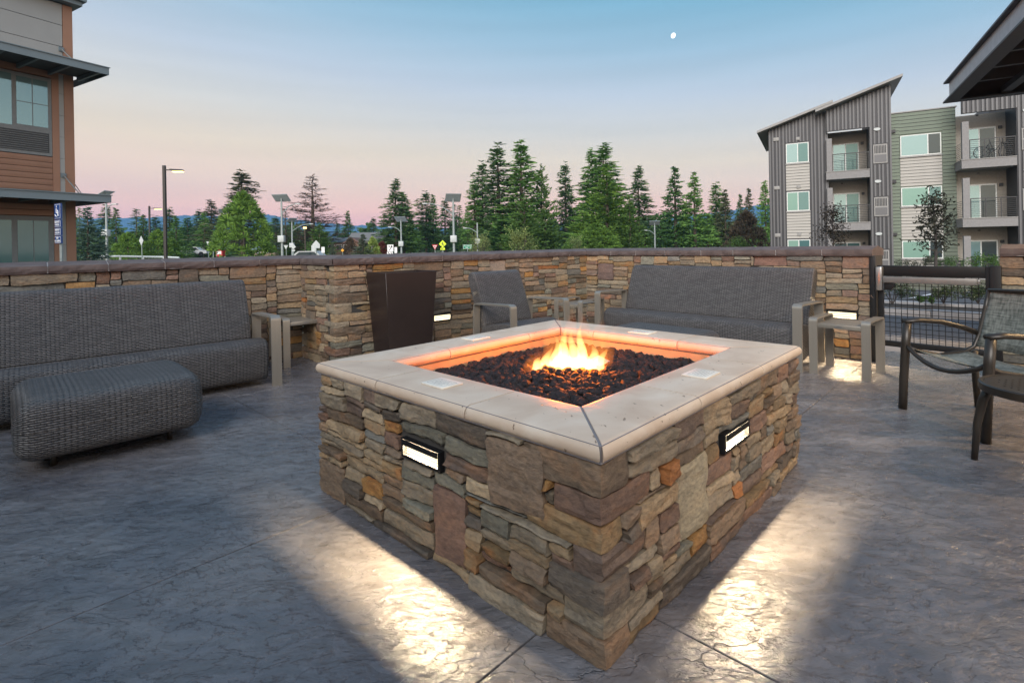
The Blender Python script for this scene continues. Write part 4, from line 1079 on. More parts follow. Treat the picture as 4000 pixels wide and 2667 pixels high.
for zb, o_ in ((5.27, 1.15), (2.34, 1.15)):
    LB('awning_fascia', AWN, -9, .28, -o_, -o_+.012, zb, zb+.17); LB('awning_fascia', AWN, .268, .28, -o_+.012, .9, zb, zb+.17)
    LB('awning_lip', AWN, -9, .30, -o_-.02, -o_, zb+.155, zb+.175); LB('awning_deck', plain('awning deck', (.06, .065, .07), .6), -9, .266, -o_+.014, .9 if zb < 0 else .0, zb+.10, zb+.16)
    for k in range(7): LB('awning_rib', AWN, .1-.55*k, .15-.55*k, -o_+.014, .0, zb+.01, zb+.098)
    LB('awning_beam', AWN, -9, .266, -.10, .0 if True else 0, zb+.0, zb+.098) if False else None
    for xr in (-.19, ):
        pl0 = LB('rod_plate', AWN, xr-.05, xr+.05, -.03, .0, zb+.62, zb+.72)
        m = MB(); m.tube([(xr, -.03, zb+.67), (xr+.02, -.80, zb+.16)], .014, 8); m.build('rod', WFR, lb)
    m = MB(); m.tube([(.03, .2, zb+.64), (.20, .0, zb+.2)], .010, 8); m.build('rod', WFR, lb)

# ------------------------------------------------------------------ apartment building (right)
MET = plain('grey ribbed metal', (.108, .108, .112), .5, .2, .05, 1); METD = plain('rib gap shade tone', (.034, .034, .038), .5, .2, .05, 1)  # METD is a darkened metal, shade between ribs put into the colour
BEI = plain('greige lap siding', (.36, .345, .315), .7, 0, .04, 2); GRN = plain('sage green lap siding', (.135, .165, .125), .7, 0, .05, 2)
FASC = plain('grey fascia', (.25, .245, .235), .6); CONB = plain('grey balcony concrete', (.20, .195, .195), .7); RAIL = plain('dark railing', (.02, .02, .022), .5)
DOORT = plain('patio wall beige', (.30, .275, .235), .7)
ab = empty('apartment_building', 'four storey grey metal and sage green apartment block with balconies', 'building', (16.527, 33.9, 0), math.atan2(-e2.y, -e2.x))
def AB(n, m_, x0, x1, y0, y1, z0, z1, bev=0, par=None): return bx(n, m_, par or ab, x0, x1, y0, y1, z0, z1, bev)
def slope_wall(name, mat, x0, x1, y0, y1, z0, za, zb, par=None):
    m = MB(); m.add([(x, y, z) for y in (y0, y1) for (x, z) in ((x0, z0), (x1, z0), (x1, zb), (x0, za))], [(0, 1, 2, 3), (7, 6, 5, 4), (0, 4, 5, 1), (1, 5, 6, 2), (2, 6, 7, 3), (3, 7, 4, 0)])
    return m.build(name, mat, par or ab)
def seams(x0, x1, y, z0, fz, step=.21, skip=()):
    m = MB(); x = x0+.04; k = 0
    while x < x1-.02:
        segs = [(z0, fz(x))]
        for (a, b, c, d) in skip:
            if a-.03 <= x <= b+.03:
                ns = []
                for (p, q) in segs:
                    if d <= p or c >= q: ns.append((p, q))
                    else:
                        if c > p: ns.append((p, c))
                        if d < q: ns.append((d, q))
                segs = ns
        for (p, q) in segs: m.box(x, x+.085, y-.05, y, p, q)
        x += step if k % 2 else step*.82; k += 1
    return stuff(m.build('standing_seams', MET if fz(x0) > 0 and y < -.01 else MET, ab))
def laps(mat, x0, x1, y, z0, z1, par=None, h=.185, name='lap_board'):
    n = max(1, round((z1-z0)/h)); hh = (z1-z0)/n
    AB('lap_shade_backing', METD, x0, x1, y-.003, y-.001, z0, z1)  # dark sheet added behind the boards to draw their shadow lines
    for k in range(n):
        m = MB(); a, b = z0+hh*k, z0+hh*(k+1)-.026; m.add([(x0, y-.034, a), (x1, y-.034, a), (x1, y-.014, b), (x0, y-.014, b), (x0, y-.0035, a), (x1, y-.0035, a), (x1, y-.0035, b), (x0, y-.0035, b)], [(0, 1, 2, 3), (4, 7, 6, 5), (0, 4, 5, 1), (3, 2, 6, 7), (0, 3, 7, 4), (1, 5, 6, 2)]); m.build(name, mat, par or ab)
def awindow(x0, x1, y, z0, z1, split=.5, g=(GL1, GL2), frame=None):
    f = AB('window', FASC if frame is None else frame, x0, x1, y-.05, y, z0, z1)
    xs = x0+(x1-x0)*split; wh = plain('white vinyl', (.6, .62, .6), .5) if 'white vinyl' not in MATS else MATS['white vinyl']
    f.data.materials.clear(); f.data.materials.append(wh)
    AB('pane', g[0], x0+.05, xs-.025, y-.058, y-.05, z0+.05, z1-.05, par=f); AB('pane', g[1], xs+.025, x1-.05, y-.058, y-.05, z0+.05, z1-.05, par=f)
    AB('sill', FASC, x0-.04, x1+.04, y-.07, y-.0, z0-.09, z0-.0, par=f); return f
zr = lambda x: 8.33+.325*x
# left block
slope_wall('wall', METD, 0, 3.15, 0, 7, -1.4, zr(0)-.1, zr(3.15)-.1)
seams(0, .95, 0, -1.4, lambda x: zr(x)-.12); seams(.95, 2.3, 0, 7.32, lambda x: zr(x)-.12); seams(2.32, 3.15, 0, -1.4, lambda x: zr(x)-.12)
laps(BEI, .97, 2.27, -.01, 4.31, 5.93); laps(BEI, .97, 2.27, -.01, 1.31, 2.92); laps(BEI, .97, 2.27, -.01, -1.4, -.1)
awindow(.99, 2.24, -.01, 6.02, 7.25, .52, (GL1, GL2)); awindow(.99, 2.24, -.01, 3.02, 4.22, .5, (GL4, GL2)); awindow(.99, 2.24, -.01, .02, 1.23, .5, (GL4, GL2))
for z in (7.5, 4.42, 1.42): AB('wall_vent', FASC, .28, .60, -.09, 0, z, z+.22, .02)
for z in (7.42, 4.42, 1.45): AB('wall_vent', FASC, 1.55, 1.76, -.08, -.012, z, z+.2, .02)
def roof(x0, x1, zf, y0, y1, th=.14):
    m = MB(); m.add([(x, y, z) for y in (y0, y1) for (x, z) in ((x0, zf(x0)), (x1, zf(x1)), (x1, zf(x1)+th), (x0, zf(x0)+th))], [(0, 1, 2, 3), (7, 6, 5, 4), (0, 4, 5, 1), (1, 5, 6, 2), (2, 6, 7, 3), (3, 7, 4, 0)])
    return m.build('roof', FASC, ab)
roof(-.62, 3.55, lambda x: 8.25+.325*x-.0, -.55, 7.6)
def bay(bx0, yf, ztop0, ztopf, door=(GL1, GL2), right=1.05, tall=True, clip=99):
    "balcony bay: posts, slabs, recess, ribbed metal column on its right"
    x0, x1, x2 = bx0, bx0+2.15, bx0+2.15+right
    yb_ = yf+1.75
    slope_wall('wall', METD, x0, x1, yf, yf+.2, 7.72, ztopf(x0), ztopf(x1)); slope_wall('wall', METD, x1, x2, yf, yb_+3, -1.4, ztopf(x1), ztopf(x2))
    seams(x0, x1, yf, 7.72, lambda x: ztopf(x)-.02)
    seams(x1, x2, yf, -1.4, lambda x: ztopf(x)-.02, skip=[(x1+.2, x1+.84, 5.5, 6.7), (x1+.2, x1+.84, 2.45, 3.65), (x1+.2, x1+.84, -.6, .6)])
    AB('back_wall', DOORT, x0, x1, yb_, yb_+.2, -1.4, 7.9); AB('side_wall', MET, x0, x0+.08, yf+.3, yb_, -1.4, 7.72) if bx0 < 5 else None
    for z in (4.81, 1.72, -1.34):
        AB('balcony_slab', CONB, x0-.04, x1, yf-.02, yb_, z, z+.44); AB('slab_edge', FASC, x0-.06, x1, yf-.05, yb_, z+.442, z+.48)
        AB('balcony_post', CONB, x0, x0+.28, yf, yf+.28, z+.49, z+(2.47 if z > 4 else 2.59))
        r_ = AB('railing', RAIL, x0+.30, x1, yf+.04, yf+.08, z+1.46, z+1.51)
        for k in range(9): AB('rail_bar', RAIL, x0+.30, x1, yf+.055, yf+.065, z+.56+.10*k, z+.58+.10*k, par=r_)
        for k in range(4): AB('rail_post', RAIL, x0+.30+(x1-x0-.34)*k/3, x0+.335+(x1-x0-.34)*k/3, yf+.04, yf+.08, z+.48, z+1.46, par=r_)
        if bx0 > 5:
            for k in range(9): AB('rail_bar', RAIL, x0-.0, x0+.012, yf+.3, yb_, z+.56+.10*k, z+.58+.10*k, par=r_)
        d = AB('sliding_door', MATS['white vinyl'], x0+.35, x0+1.75, yb_-.04, yb_, z+.48, z+2.35)
        AB('pane', door[0], x0+.41, x0+1.02, yb_-.05, yb_-.04, z+.54, z+2.28, par=d); AB('pane', door[1], x0+1.08, x0+1.69, yb_-.05, yb_-.04, z+.54, z+2.28, par=d)
        AB('wall_lamp', RAIL, x0+1.85, x0+2.0, yb_-.12, yb_, z+2.2, z+2.35)
        AB('ceiling_lamp', RAIL, x0+.75, x0+.85, yf+.8, yf+.9, z+2.85, z+2.91)
        for k in range(8): AB('wall_board', DOORT, x0+1.78, x1, yb_-.02, yb_-.001, z+.5+.3*k, z+.785+.3*k)
    for z in (5.56, 2.5, -.56):
        g = AB('air_grille', FASC, x1+.18, x1+.86, yf-.06, yf, z, z+1.1)
        AB('lower_panel', MET, x1+.23, x1+.81, yf-.068, yf-.06, z+.06, z+.50, par=g)
        for k in range(8): AB('grille_slot', RAIL, x1+.24+.072*k, x1+.285+.072*k, yf-.066, yf-.06, z+.58, z+1.03, par=g)
    for z in (7.42, 4.40, 1.36):
        m = MB(); m.poly_prism([(.16*math.cos(a_*math.pi/8), .085*math.sin(a_*math.pi/8)) for a_ in range(16)], yf-.10, yf-.045, lambda u, v, w_: (x1+.38+u, w_, z+.12+v)); pl_ = m.build('wall_lamp', WHITE, ab)
    return x2
if 'white vinyl' not in MATS: plain('white vinyl', (.6, .62, .6), .5)
rb = lambda x: 8.84+.333*(x-2.6)
bay(3.18, -.35, 0, lambda x: rb(x)-.12+.06)
roof(2.62, 6.9, rb, -1.0, 7.6)
AB('side_return', MET, 6.355, 6.39, -.35, 2, -1.4, 9.7)
# green section
AB('wall', GRN, 6.39, 9.35, .06, 7, -1.4, 8.4); AB('parapet_cap', FASC, 6.39, 9.4, -.02, 7, 8.4, 8.46)
laps(GRN, 6.40, 6.80, .05, -1.4, 8.4, h=.2); laps(GRN, 8.76, 9.34, .05, -1.4, 8.4, h=.2); laps(GRN, 6.80, 8.76, .05, 7.16, 8.4, h=.2)
for z0, z1 in ((4.17, 5.8), (1.12, 2.93), (-1.4, -.06)): laps(BEI, 6.83, 8.73, .05, z0, z1)
awindow(6.84, 8.70, .03, 5.89, 7.08, .68, (GL1, GL3)); awindow(6.84, 8.70, .03, 3.02, 4.10, .68, (GL4, GL2)); awindow(6.84, 8.70, .03, .04, 1.04, .68, (GL4, GL3))
for z in (7.3, 4.4, 1.35): AB('wall_lamp', RAIL, 6.42, 6.62, -.10, .03, z, z+.17)
# right block
x2 = bay(9.32, -1.5, 0, lambda x: 9.2, door=(GL1, GL3), right=2.6)
AB('block_wall', MET, 11.6, 16, .3, 7, -1.4, 9.1)

# balcony furniture: a bicycle and stool seen on the upper right balcony
def ap(x, y, z): 
    c = Vector((16.527, 33.9, 0)); return c-e2*x+e1*y+Vector((0, 0, z))
bk = empty('bicycle', 'dark bicycle leaning behind the railing of the top right balcony', 'bicycle', ap(10.7, -1.0, 5.29), math.atan2(-e2.y, -e2.x))
for x in (-.5, .5):
    m = MB(); m.tube([(x+.33*math.cos(a*math.pi/12), 0, .34+.33*math.sin(a*math.pi/12)) for a in range(25)], .02, 6); m.build('wheel', RAIL, bk)
m = MB()
for a, b in (((-.5, .34), (-.15, .85)), ((-.15, .85), (.35, .85)), ((.35, .85), (.5, .34)), ((-.15, .85), (0, .35)), ((0, .35), (.35, .85)), ((-.5, .34), (0, .35)), ((-.15, .85), (-.18, 1.0)), ((.35, .85), (.33, 1.05))): m.tube([(a[0], 0, a[1]), (b[0], 0, b[1])], .02, 6)
m.build('frame', RAIL, bk)
st_ = empty('bar_stool', 'dark bar stool beside the bicycle on the top right balcony', 'stool', ap(11.15, -.95, 5.29))
m = MB(); m.tube([(0, 0, .74), (0, 0, .80)], .18, 14); m.build('seat', RAIL, st_)
for k in range(4):
    c_, s_ = math.cos(k*math.pi/2+.6), math.sin(k*math.pi/2+.6); m = MB(); m.tube([(c_*.12, s_*.12, .74), (c_*.22, s_*.22, 0)], .015, 6); m.build('leg', RAIL, st_)

# ------------------------------------------------------------------ foliage
def foliage_mat(name):
    m, nt, b = nm(name); N = nt.nodes; K = nt.links.new
    oi = N.new('ShaderNodeObjectInfo'); g = N.new('ShaderNodeNewGeometry')
    r = ramp(nt, [(0, (.55, .58, .5, 1)), (.5, (1, 1, 1, 1)), (1, (1.6, 1.5, 1.25, 1))]); K(g.outputs['Random Per Island'], r.inputs[0])
    mu = N.new('ShaderNodeMix'); mu.data_type = 'RGBA'; mu.blend_type = 'MULTIPLY'; mu.inputs[0].default_value = 1; K(oi.outputs['Color'], mu.inputs[6]); K(r.outputs[0], mu.inputs[7])
    t = N.new('ShaderNodeTexCoord'); n = N.new('ShaderNodeTexNoise'); n.inputs['Scale'].default_value = 2.2; K(t.outputs['Object'], n.inputs[0])
    r2 = ramp(nt, [(.35, (.7, .75, .7, 1)), (.65, (1.25, 1.2, 1.1, 1))]); K(n.outputs['Fac'], r2.inputs[0])
    m2 = N.new('ShaderNodeMix'); m2.data_type = 'RGBA'; m2.blend_type = 'MULTIPLY'; m2.inputs[0].default_value = 1; K(mu.outputs[2], m2.inputs[6]); K(r2.outputs[0], m2.inputs[7])
    K(m2.outputs[2], b.inputs['Base Color']); b.inputs['Roughness'].default_value = .75; b.inputs['Specular IOR Level'].default_value = .25
    tr = N.new('ShaderNodeBsdfTranslucent'); K(m2.outputs[2], tr.inputs[0]); ms = N.new('ShaderNodeMixShader'); ms.inputs[0].default_value = .3
    K(b.outputs[0], ms.inputs[1]); K(tr.outputs[0], ms.inputs[2]); K(ms.outputs[0], N['Material Output'].inputs[0]); return m
FOL = foliage_mat('needles'); BARK = plain('bark', (.10, .075, .058), .9, 0, .3, 6); BARKD = plain('dark bark', (.05, .042, .038), .9)
def tuft(vs, fs, p, d, ln, w, rng, n=2):
    d = d.normalized()
    for _ in range(n):
        a = d.cross(Vector((rng.uniform(-1, 1), rng.uniform(-1, 1), rng.uniform(-1, 1))))
        if a.length < 1e-4: continue
        a = a.normalized()*w; b = len(vs)
        vs += [p-a*.5, p+a*.5, p+d*ln+a*.28, p+d*ln*1.15, p+d*ln-a*.28]; fs.append((b, b+1, b+2, b+3, b+4))
def conifer(seed, H_=20., rad=3., levels=38, density=1., droop=.25, bare=.08, shape=.85, tl=.66, tw=.38, irregular=.3, top_sparse=0., tip=True, rise=0.):
    rng = random.Random(seed); vs = []; fs = []; tr = MB()
    tr.tube([(0, 0, -1), (0, 0, H_*.35), (0, 0, H_*.7), (0, 0, H_*.98)], [rad*.075+.10, rad*.06+.06, rad*.035+.03, .02], 7)
    side = [1+irregular*rng.uniform(-1, 1) for _ in range(7)]
    for l in range(levels):
        f = bare+(1-bare)*(l/(levels-1))**.92
        z = H_*f; base_r = rad*(1-((f-bare)/(1-bare)))**shape*(.62+.38*min(1, (f-bare)/.12+.35))
        nb = max(4, int(rng.uniform(7, 10)*density*(1-.35*f)))
        for k in range(nb):
            a = 2*math.pi*(k+rng.random())/nb+l*1.7
            rr = base_r*(.72+.5*rng.random())*side[int((a/6.2832*7+f*5)) % 7]
            if rng.random() < irregular*.25: rr *= .5
            rr = max(rr, .18)
            ca, sa = math.cos(a), math.sin(a); zz = z+rng.uniform(-.5, .5)*H_/levels*5; dr = rng.uniform(.6, 1.5)
            dz = rise-droop*dr
            ns = max(2, int(rr/ (tl*.42)))
            if rr > 1.2 and (top_sparse or density < .8) : tr.tube([(0, 0, zz), (ca*rr*.9, sa*rr*.9, zz+dz*rr*.8)], [.05, .015], 4, cap=False)
            for s in range(ns):
                q = (s+.6)/ns
                if q < .22 and ns > 3: continue
                if rng.random() < top_sparse*f: continue
                p = Vector((ca*rr*q, sa*rr*q, zz+dz*rr*q+ .12*rr*q*q*(1 if rise == 0 else 1.5)))
                for _ in range(2 if density > .9 else 1):
                    d = Vector((ca+rng.uniform(-.9, .9), sa+rng.uniform(-.9, .9), rng.uniform(-.35, .45)+rise))
                    tuft(vs, fs, p+Vector((rng.uniform(-.2, .2), rng.uniform(-.2, .2), rng.uniform(-.2, .15))), d, tl*.85*rng.uniform(.5, 1.2), tw*.62*rng.uniform(.6, 1.3), rng, 2)
    for _ in range(6): tuft(vs, fs, Vector((0, 0, H_*.95)), Vector((rng.uniform(-.15, .15), rng.uniform(-.15, .15), 1)), H_*.035, .14, rng, 2)
    cm = bpy.data.meshes.new('crown'); cm.from_pydata(vs, [], fs); cm.materials.append(FOL)
    tm = bpy.data.meshes.new('trunk'); tm.from_pydata(tr.v, [], tr.f); tm.materials.append(BARK)
    return cm, tm, H_, rad
def roundpine(seed, H_=8., rad=3.2, n=150, tl=.5):
    "young pine: many rounded upward plumes filling a dome-like cone"
    rng = random.Random(seed); vs = []; fs = []; tr = MB(); tr.tube([(0, 0, -1), (0, 0, H_*.8)], [.16, .05], 7)
    for k in range(n):
        f = rng.random()**.8; z = H_*(.10+.88*f); rr = rad*(1-f**1.7)**.8*(.55+.5*rng.random()**.5)
        a = rng.uniform(0, 6.283); c = Vector((rr*math.cos(a), rr*math.sin(a), z)); out_ = Vector((math.cos(a)*.55, math.sin(a)*.55, .9)).normalized(); R_ = rad*.17*rng.uniform(.7, 1.25)
        for _ in range(26):
            d = Vector((rng.gauss(0, 1), rng.gauss(0, 1), rng.gauss(0, 1))).normalized(); d = (d+out_*.8).normalized()
            tuft(vs, fs, c+d*R_*.35, d, R_*.9, tl*.3, rng, 1)
    cm = bpy.data.meshes.new('crown'); cm.from_pydata(vs, [], fs); cm.materials.append(FOL)
    tm = bpy.data.meshes.new('trunk'); tm.from_pydata(tr.v, [], tr.f); tm.materials.append(BARK); return cm, tm, H_, rad
KINDS = {
 'dense': [conifer(1, 18, 3.4, 40, 1.15, .22, .05, .85), conifer(2, 18, 3.4, 40, 1.15, .18, .08, .75)],
 'sparse': [conifer(3, 24, 2.9, 50, 1.15, .28, .16, .62, irregular=.55, top_sparse=.15), conifer(4, 24, 3.1, 48, 1.1, .22, .18, .6, irregular=.6, top_sparse=.1), conifer(5, 24, 2.7, 52, 1.15, .3, .1, .7, irregular=.45)],
 'slim': [conifer(6, 22, 2.1, 44, .95, .2, .08, .7, irregular=.35), conifer(7, 22, 2.2, 44, .9, .25, .1, .8, irregular=.4)],
 'bare': [conifer(8, 22, 3.3, 46, .95, .10, .08, .65, irregular=.5, top_sparse=.25, tw=.20, tl=.7, rise=.12)],
 'pine': [conifer(9, 18, 4.2, 34, 1.25, -.05, .05, .62, tl=.8, tw=.42, irregular=.4, rise=.25), conifer(10, 18, 4.0, 34, 1.2, -.05, .08, .68, tl=.8, tw=.42, irregular=.45, rise=.22)],
 'round': [roundpine(11, 8, 3.4, 150), roundpine(12, 8, 3.6, 150)],
 'plume': [roundpine(13, 12, 4.4, 190, .6)],
}
CC = {'dark': (.048, .086, .036, 1), 'mid': (.062, .120, .034, 1), 'bright': (.078, .140, .030, 1), 'green': (.066, .122, .034, 1), 'blue': (.055, .095, .085, 1), 'grey': (.085, .115, .085, 1),
      'brown': (.055, .043, .034, 1), 'olive': (.050, .060, .034, 1), 'lime': (.15, .20, .06, 1), 'red': (.07, .022, .018, 1), 'deep': (.035, .078, .026, 1), 'teal': (.045, .088, .055, 1)}
def tree(px, top, hw, kind, Y, colour, label, group='conifers beyond the wall', name='conifer_tree', seed=None, bz=None, cat='tree'):
    k = KINDS[kind]; i = int(px*7+top) % len(k); cm, tm, h0, r0 = k[i]
    b = at(px, YH-(px-2000)*0.0181, Y); gz = ground_z(b.x, b.y) if bz is None else bz
    h = at(px, top, Y).z-gz; rad = hw/F*Y*(1.75 if kind in ('sparse', 'slim', 'bare') else 1.3)
    T = empty(name, label, cat, (b.x, b.y, gz), (px*.37) % 6.28, group); T.scale = (rad/r0*1.0, rad/r0*1.0, h/h0)
    c = link(bpy.data.objects.new('crown', cm), T); c.color = tuple(v*(2.5 if colour in ('dark', 'deep', 'teal', 'olive', 'mid') else 1.8) for v in CC[colour][:3])+(1,); link(bpy.data.objects.new('trunk', tm), T); return T
TR = [
 (345, 822, 56, 'dense', 42, 'blue', 'blue-green spruce right beside the left building'),
 (290, 828, 34, 'dense', 60, 'green', 'green tree peeking between left building and blue spruce'),
 (313, 818, 14, 'slim', 62, 'dark', 'thin curved leader tree top above the blue spruce'),
 (418, 806, 30, 'sparse', 90, 'dark', 'dark conifer behind the leftmost solar street light'),
 (455, 823, 36, 'dense', 85, 'dark', 'dark conifer just right of the leftmost solar street light'),
 (500, 915, 50, 'round', 55, 'bright', 'round bright young pine left of the small lit lamp post'),
 (535, 822, 26, 'slim', 100, 'dark', 'dark conifer top behind the round bright pines'),
 (562, 848, 42, 'dense', 90, 'green', 'mid green conifer left of the small lit lamp post'),
 (618, 905, 48, 'round', 58, 'bright', 'round bright young pine between the two lit lamp posts'),
 (608, 850, 26, 'slim', 110, 'teal', 'bluish conifer between the two lit lamp posts'),
 (664, 815, 28, 'sparse', 100, 'dark', 'dark conifer right behind the tall lit lamp post'),
 (690, 858, 44, 'dense', 90, 'mid', 'mid green conifer right of the tall lit lamp post'),
 (672, 935, 32, 'round', 60, 'bright', 'small bright pine at the foot of the tall lamp post'),
 (735, 858, 50, 'dense', 110, 'deep', 'dark conifer mass above the parked white trucks'),
 (738, 958, 20, 'round', 95, 'green', 'small green bush left of the parked white trucks'),
 (780, 828, 26, 'slim', 105, 'dark', 'dark narrow conifer right above the parked white trucks'),
 (829, 790, 34, 'sparse', 105, 'olive', 'tall olive conifer left of the big bright pine'),
 (800, 838, 42, 'dense', 100, 'mid', 'green conifer behind the white rectangular sign'),
 (860, 870, 40, 'dense', 100, 'mid', 'green conifer filling the gap before the big bright pine'),
 (948, 676, 66, 'sparse', 75, 'olive', 'tall dark sparse conifer rising behind the big bright pine'),
 (953, 764, 86, 'plume', 52, 'bright', 'big bushy bright green pine left of the middle solar light'),
 (1078, 852, 34, 'sparse', 100, 'teal', 'bluish conifer just left of the middle solar light'),
 (1117, 824, 30, 'bare', 90, 'olive', 'thin sparse conifer between the two middle solar lights'),
 (1148, 925, 44, 'dense', 80, 'green', 'low green conifer behind the small white road signs'),
 (1224, 698, 60, 'bare', 80, 'brown', 'tall half bare brown conifer with thin top left of centre'),
 (1205, 905, 40, 'dense', 90, 'mid', 'low mid green conifer at the foot of the half bare tree'),
 (1250, 880, 44, 'pine', 70, 'green', 'fresh green pine right of the half bare brown conifer'),
 (1361, 832, 28, 'dense', 95, 'deep', 'dark cone shaped conifer standing against the blue ridge'),
 (1320, 876, 24, 'dense', 100, 'teal', 'small bluish conifer left of the dark cone shaped one'),
 (1298, 950, 18, 'dense', 60, 'grey', 'tiny grey spruce before the tan house'),
 (1247, 965, 12, 'dense', 55, 'grey', 'tiny spruce beside the big back-turned diamond sign'),
 (1412, 893, 18, 'dense', 110, 'mid', 'small conifer top above the brown house roof'),
 (1442, 884, 26, 'dense', 100, 'mid', 'mid green conifer behind the brown house gable'),
 (1460, 856, 20, 'slim', 100, 'dark', 'dark narrow conifer right of the brown house gable'),
 (1418, 922, 44, 'dense', 48, 'grey', 'grey blue spruce in front of the brown house'),
 (1455, 932, 28, 'round', 50, 'lime', 'yellow green young tree right of the grey spruce'),
 (1368, 932, 28, 'round', 56, 'brown', 'dark purple leaved tree in front of the brown house'),
 (1493, 948, 28, 'round', 54, 'red', 'dark red leaved tree left of the keep right sign'),
 (1548, 713, 40, 'sparse', 78, 'dark', 'tall conifer just left of the low solar street light'),
 (1577, 762, 38, 'sparse', 80, 'mid', 'tall green conifer right behind the low solar street light'),
 (1604, 842, 28, 'dense', 90, 'mid', 'shorter conifer right of the low solar street light'),
 (1667, 755, 38, 'sparse', 88, 'dark', 'tall conifer above the red yield sign'),
 (1694, 771, 32, 'dense', 88, 'deep', 'dense dark conifer left of the tallest solar light'),
 (1640, 860, 30, 'slim', 100, 'teal', 'bluish conifer left of the red yield sign'),
 (1740, 786, 26, 'slim', 95, 'dark', 'narrow conifer behind the yellow crossing sign'),
 (1776, 805, 20, 'slim', 105, 'teal', 'thin bluish conifer behind the tallest solar light pole'),
 (1797, 808, 20, 'slim', 105, 'dark', 'thin dark conifer right of the tallest solar light pole'),
 (1828, 815, 34, 'dense', 98, 'mid', 'conifer behind the green street name sign'),
 (1856, 719, 40, 'sparse', 74, 'mid', 'lowest left conifer of the tall central clump'),
 (1888, 642, 40, 'sparse', 76, 'dark', 'second conifer from the left in the tall central clump'),
 (1950, 573, 62, 'sparse', 70, 'dark', 'tall dark conifer with bare trunk in the central clump'),
 (2040, 561, 64, 'sparse', 68, 'mid', 'tallest open green conifer of the central clump'),
 (2118, 668, 54, 'pine', 70, 'green', 'green pine at the right side of the central clump'),
 (1960, 860, 80, 'dense', 66, 'deep', 'low dark green conifer at the foot of the central clump'),
 (2052, 790, 78, 'pine', 60, 'green', 'bushy green pine at the foot of the central clump'),
 (2130, 830, 62, 'pine', 64, 'green', 'bushy green pine right at the foot of the central clump'),
 (2212, 645, 40, 'sparse', 78, 'dark', 'lone sparse dark conifer between the two big clumps'),
 (2232, 830, 46, 'dense', 80, 'dark', 'low dark conifer between the two big clumps'),
 (2240, 925, 44, 'round', 55, 'green', 'low green pine bush between the two big clumps'),
 (2318, 597, 42, 'sparse', 72, 'mid', 'left leader of the tall twin topped conifers'),
 (2362, 580, 66, 'sparse', 70, 'mid', 'right leader of the tall twin topped conifers'),
 (2375, 680, 92, 'pine', 60, 'bright', 'huge bright green pine below the twin tops'),
 (2330, 880, 78, 'plume', 56, 'bright', 'wide bright pine at the foot of the twin tops'),
 (2462, 785, 50, 'pine', 58, 'green', 'green pine at the right side of the huge bright pine'),
 (2497, 664, 40, 'sparse', 76, 'dark', 'sparse dark conifer right of the huge bright pine'),
 (2520, 900, 36, 'dense', 70, 'green', 'low green conifer below the right solar street light'),
 (2640, 668, 62, 'dense', 72, 'deep', 'dense dark conical conifer right of the right solar light'),
 (2715, 688, 54, 'dense', 70, 'mid', 'lighter conical conifer beside the dense dark one'),
 (2580, 850, 40, 'dense', 85, 'dark', 'low dark conifer behind the right solar street light'),
 (2800, 719, 36, 'sparse', 80, 'mid', 'narrow conifer left of the dark brown tree'),
 (2835, 752, 40, 'dense', 74, 'olive', 'olive conifer left of the dark brown tree'),
 (2765, 840, 44, 'dense', 74, 'green', 'low green conifer beside the lighter conical one'),
 (2894, 770, 30, 'dense', 78, 'dark', 'small dark conifer above the brown tree'),
 (2928, 748, 34, 'dense', 76, 'olive', 'olive topped conifer near the apartment building'),
 (2916, 835, 62, 'round', 48, 'brown', 'dark brown leaved tree left of the apartment building'),
 (2992, 719, 38, 'dense', 72, 'mid', 'conifer partly behind the apartment left edge'),
]
for t_ in TR: tree(*t_)

# far wood that reads as one mass, behind the single trees
def far_wood():
    rng = random.Random(5); vs = []; fs = []
    for k in range(420):
        px = rng.uniform(150, 3050); Y = rng.uniform(105, 190)
        if 1270 < px < 1540 and rng.random() < .8: continue
        b = at(px, 960, Y); g = ground_z(b.x, b.y); h = rng.uniform(3.5, 7.5); r_ = rng.uniform(1.2, 2.4)
        for l in range(11):
            f = .08+.92*l/11; nn = 5
            for q in range(nn):
                a = rng.uniform(0, 6.28); rr = r_*(1-f)**.8*rng.uniform(.5, 1.1)+.1
                tuft(vs, fs, Vector((b.x+math.cos(a)*rr*.5, b.y+math.sin(a)*rr*.5, g+h*f)), Vector((math.cos(a), math.sin(a), rng.uniform(-.4, .3))), 1.0*rng.uniform(.6, 1.3), .8, rng, 2)
    me = bpy.data.meshes.new('far_wood'); me.from_pydata(vs, [], fs); me.materials.append(FOL); o = bpy.data.objects.new('far_wood', me); o.color = (.10, .185, .085, 1)
    tag(stuff(link(o)), 'distant mass of conifers filling the gaps at the horizon', 'wood')
far_wood()

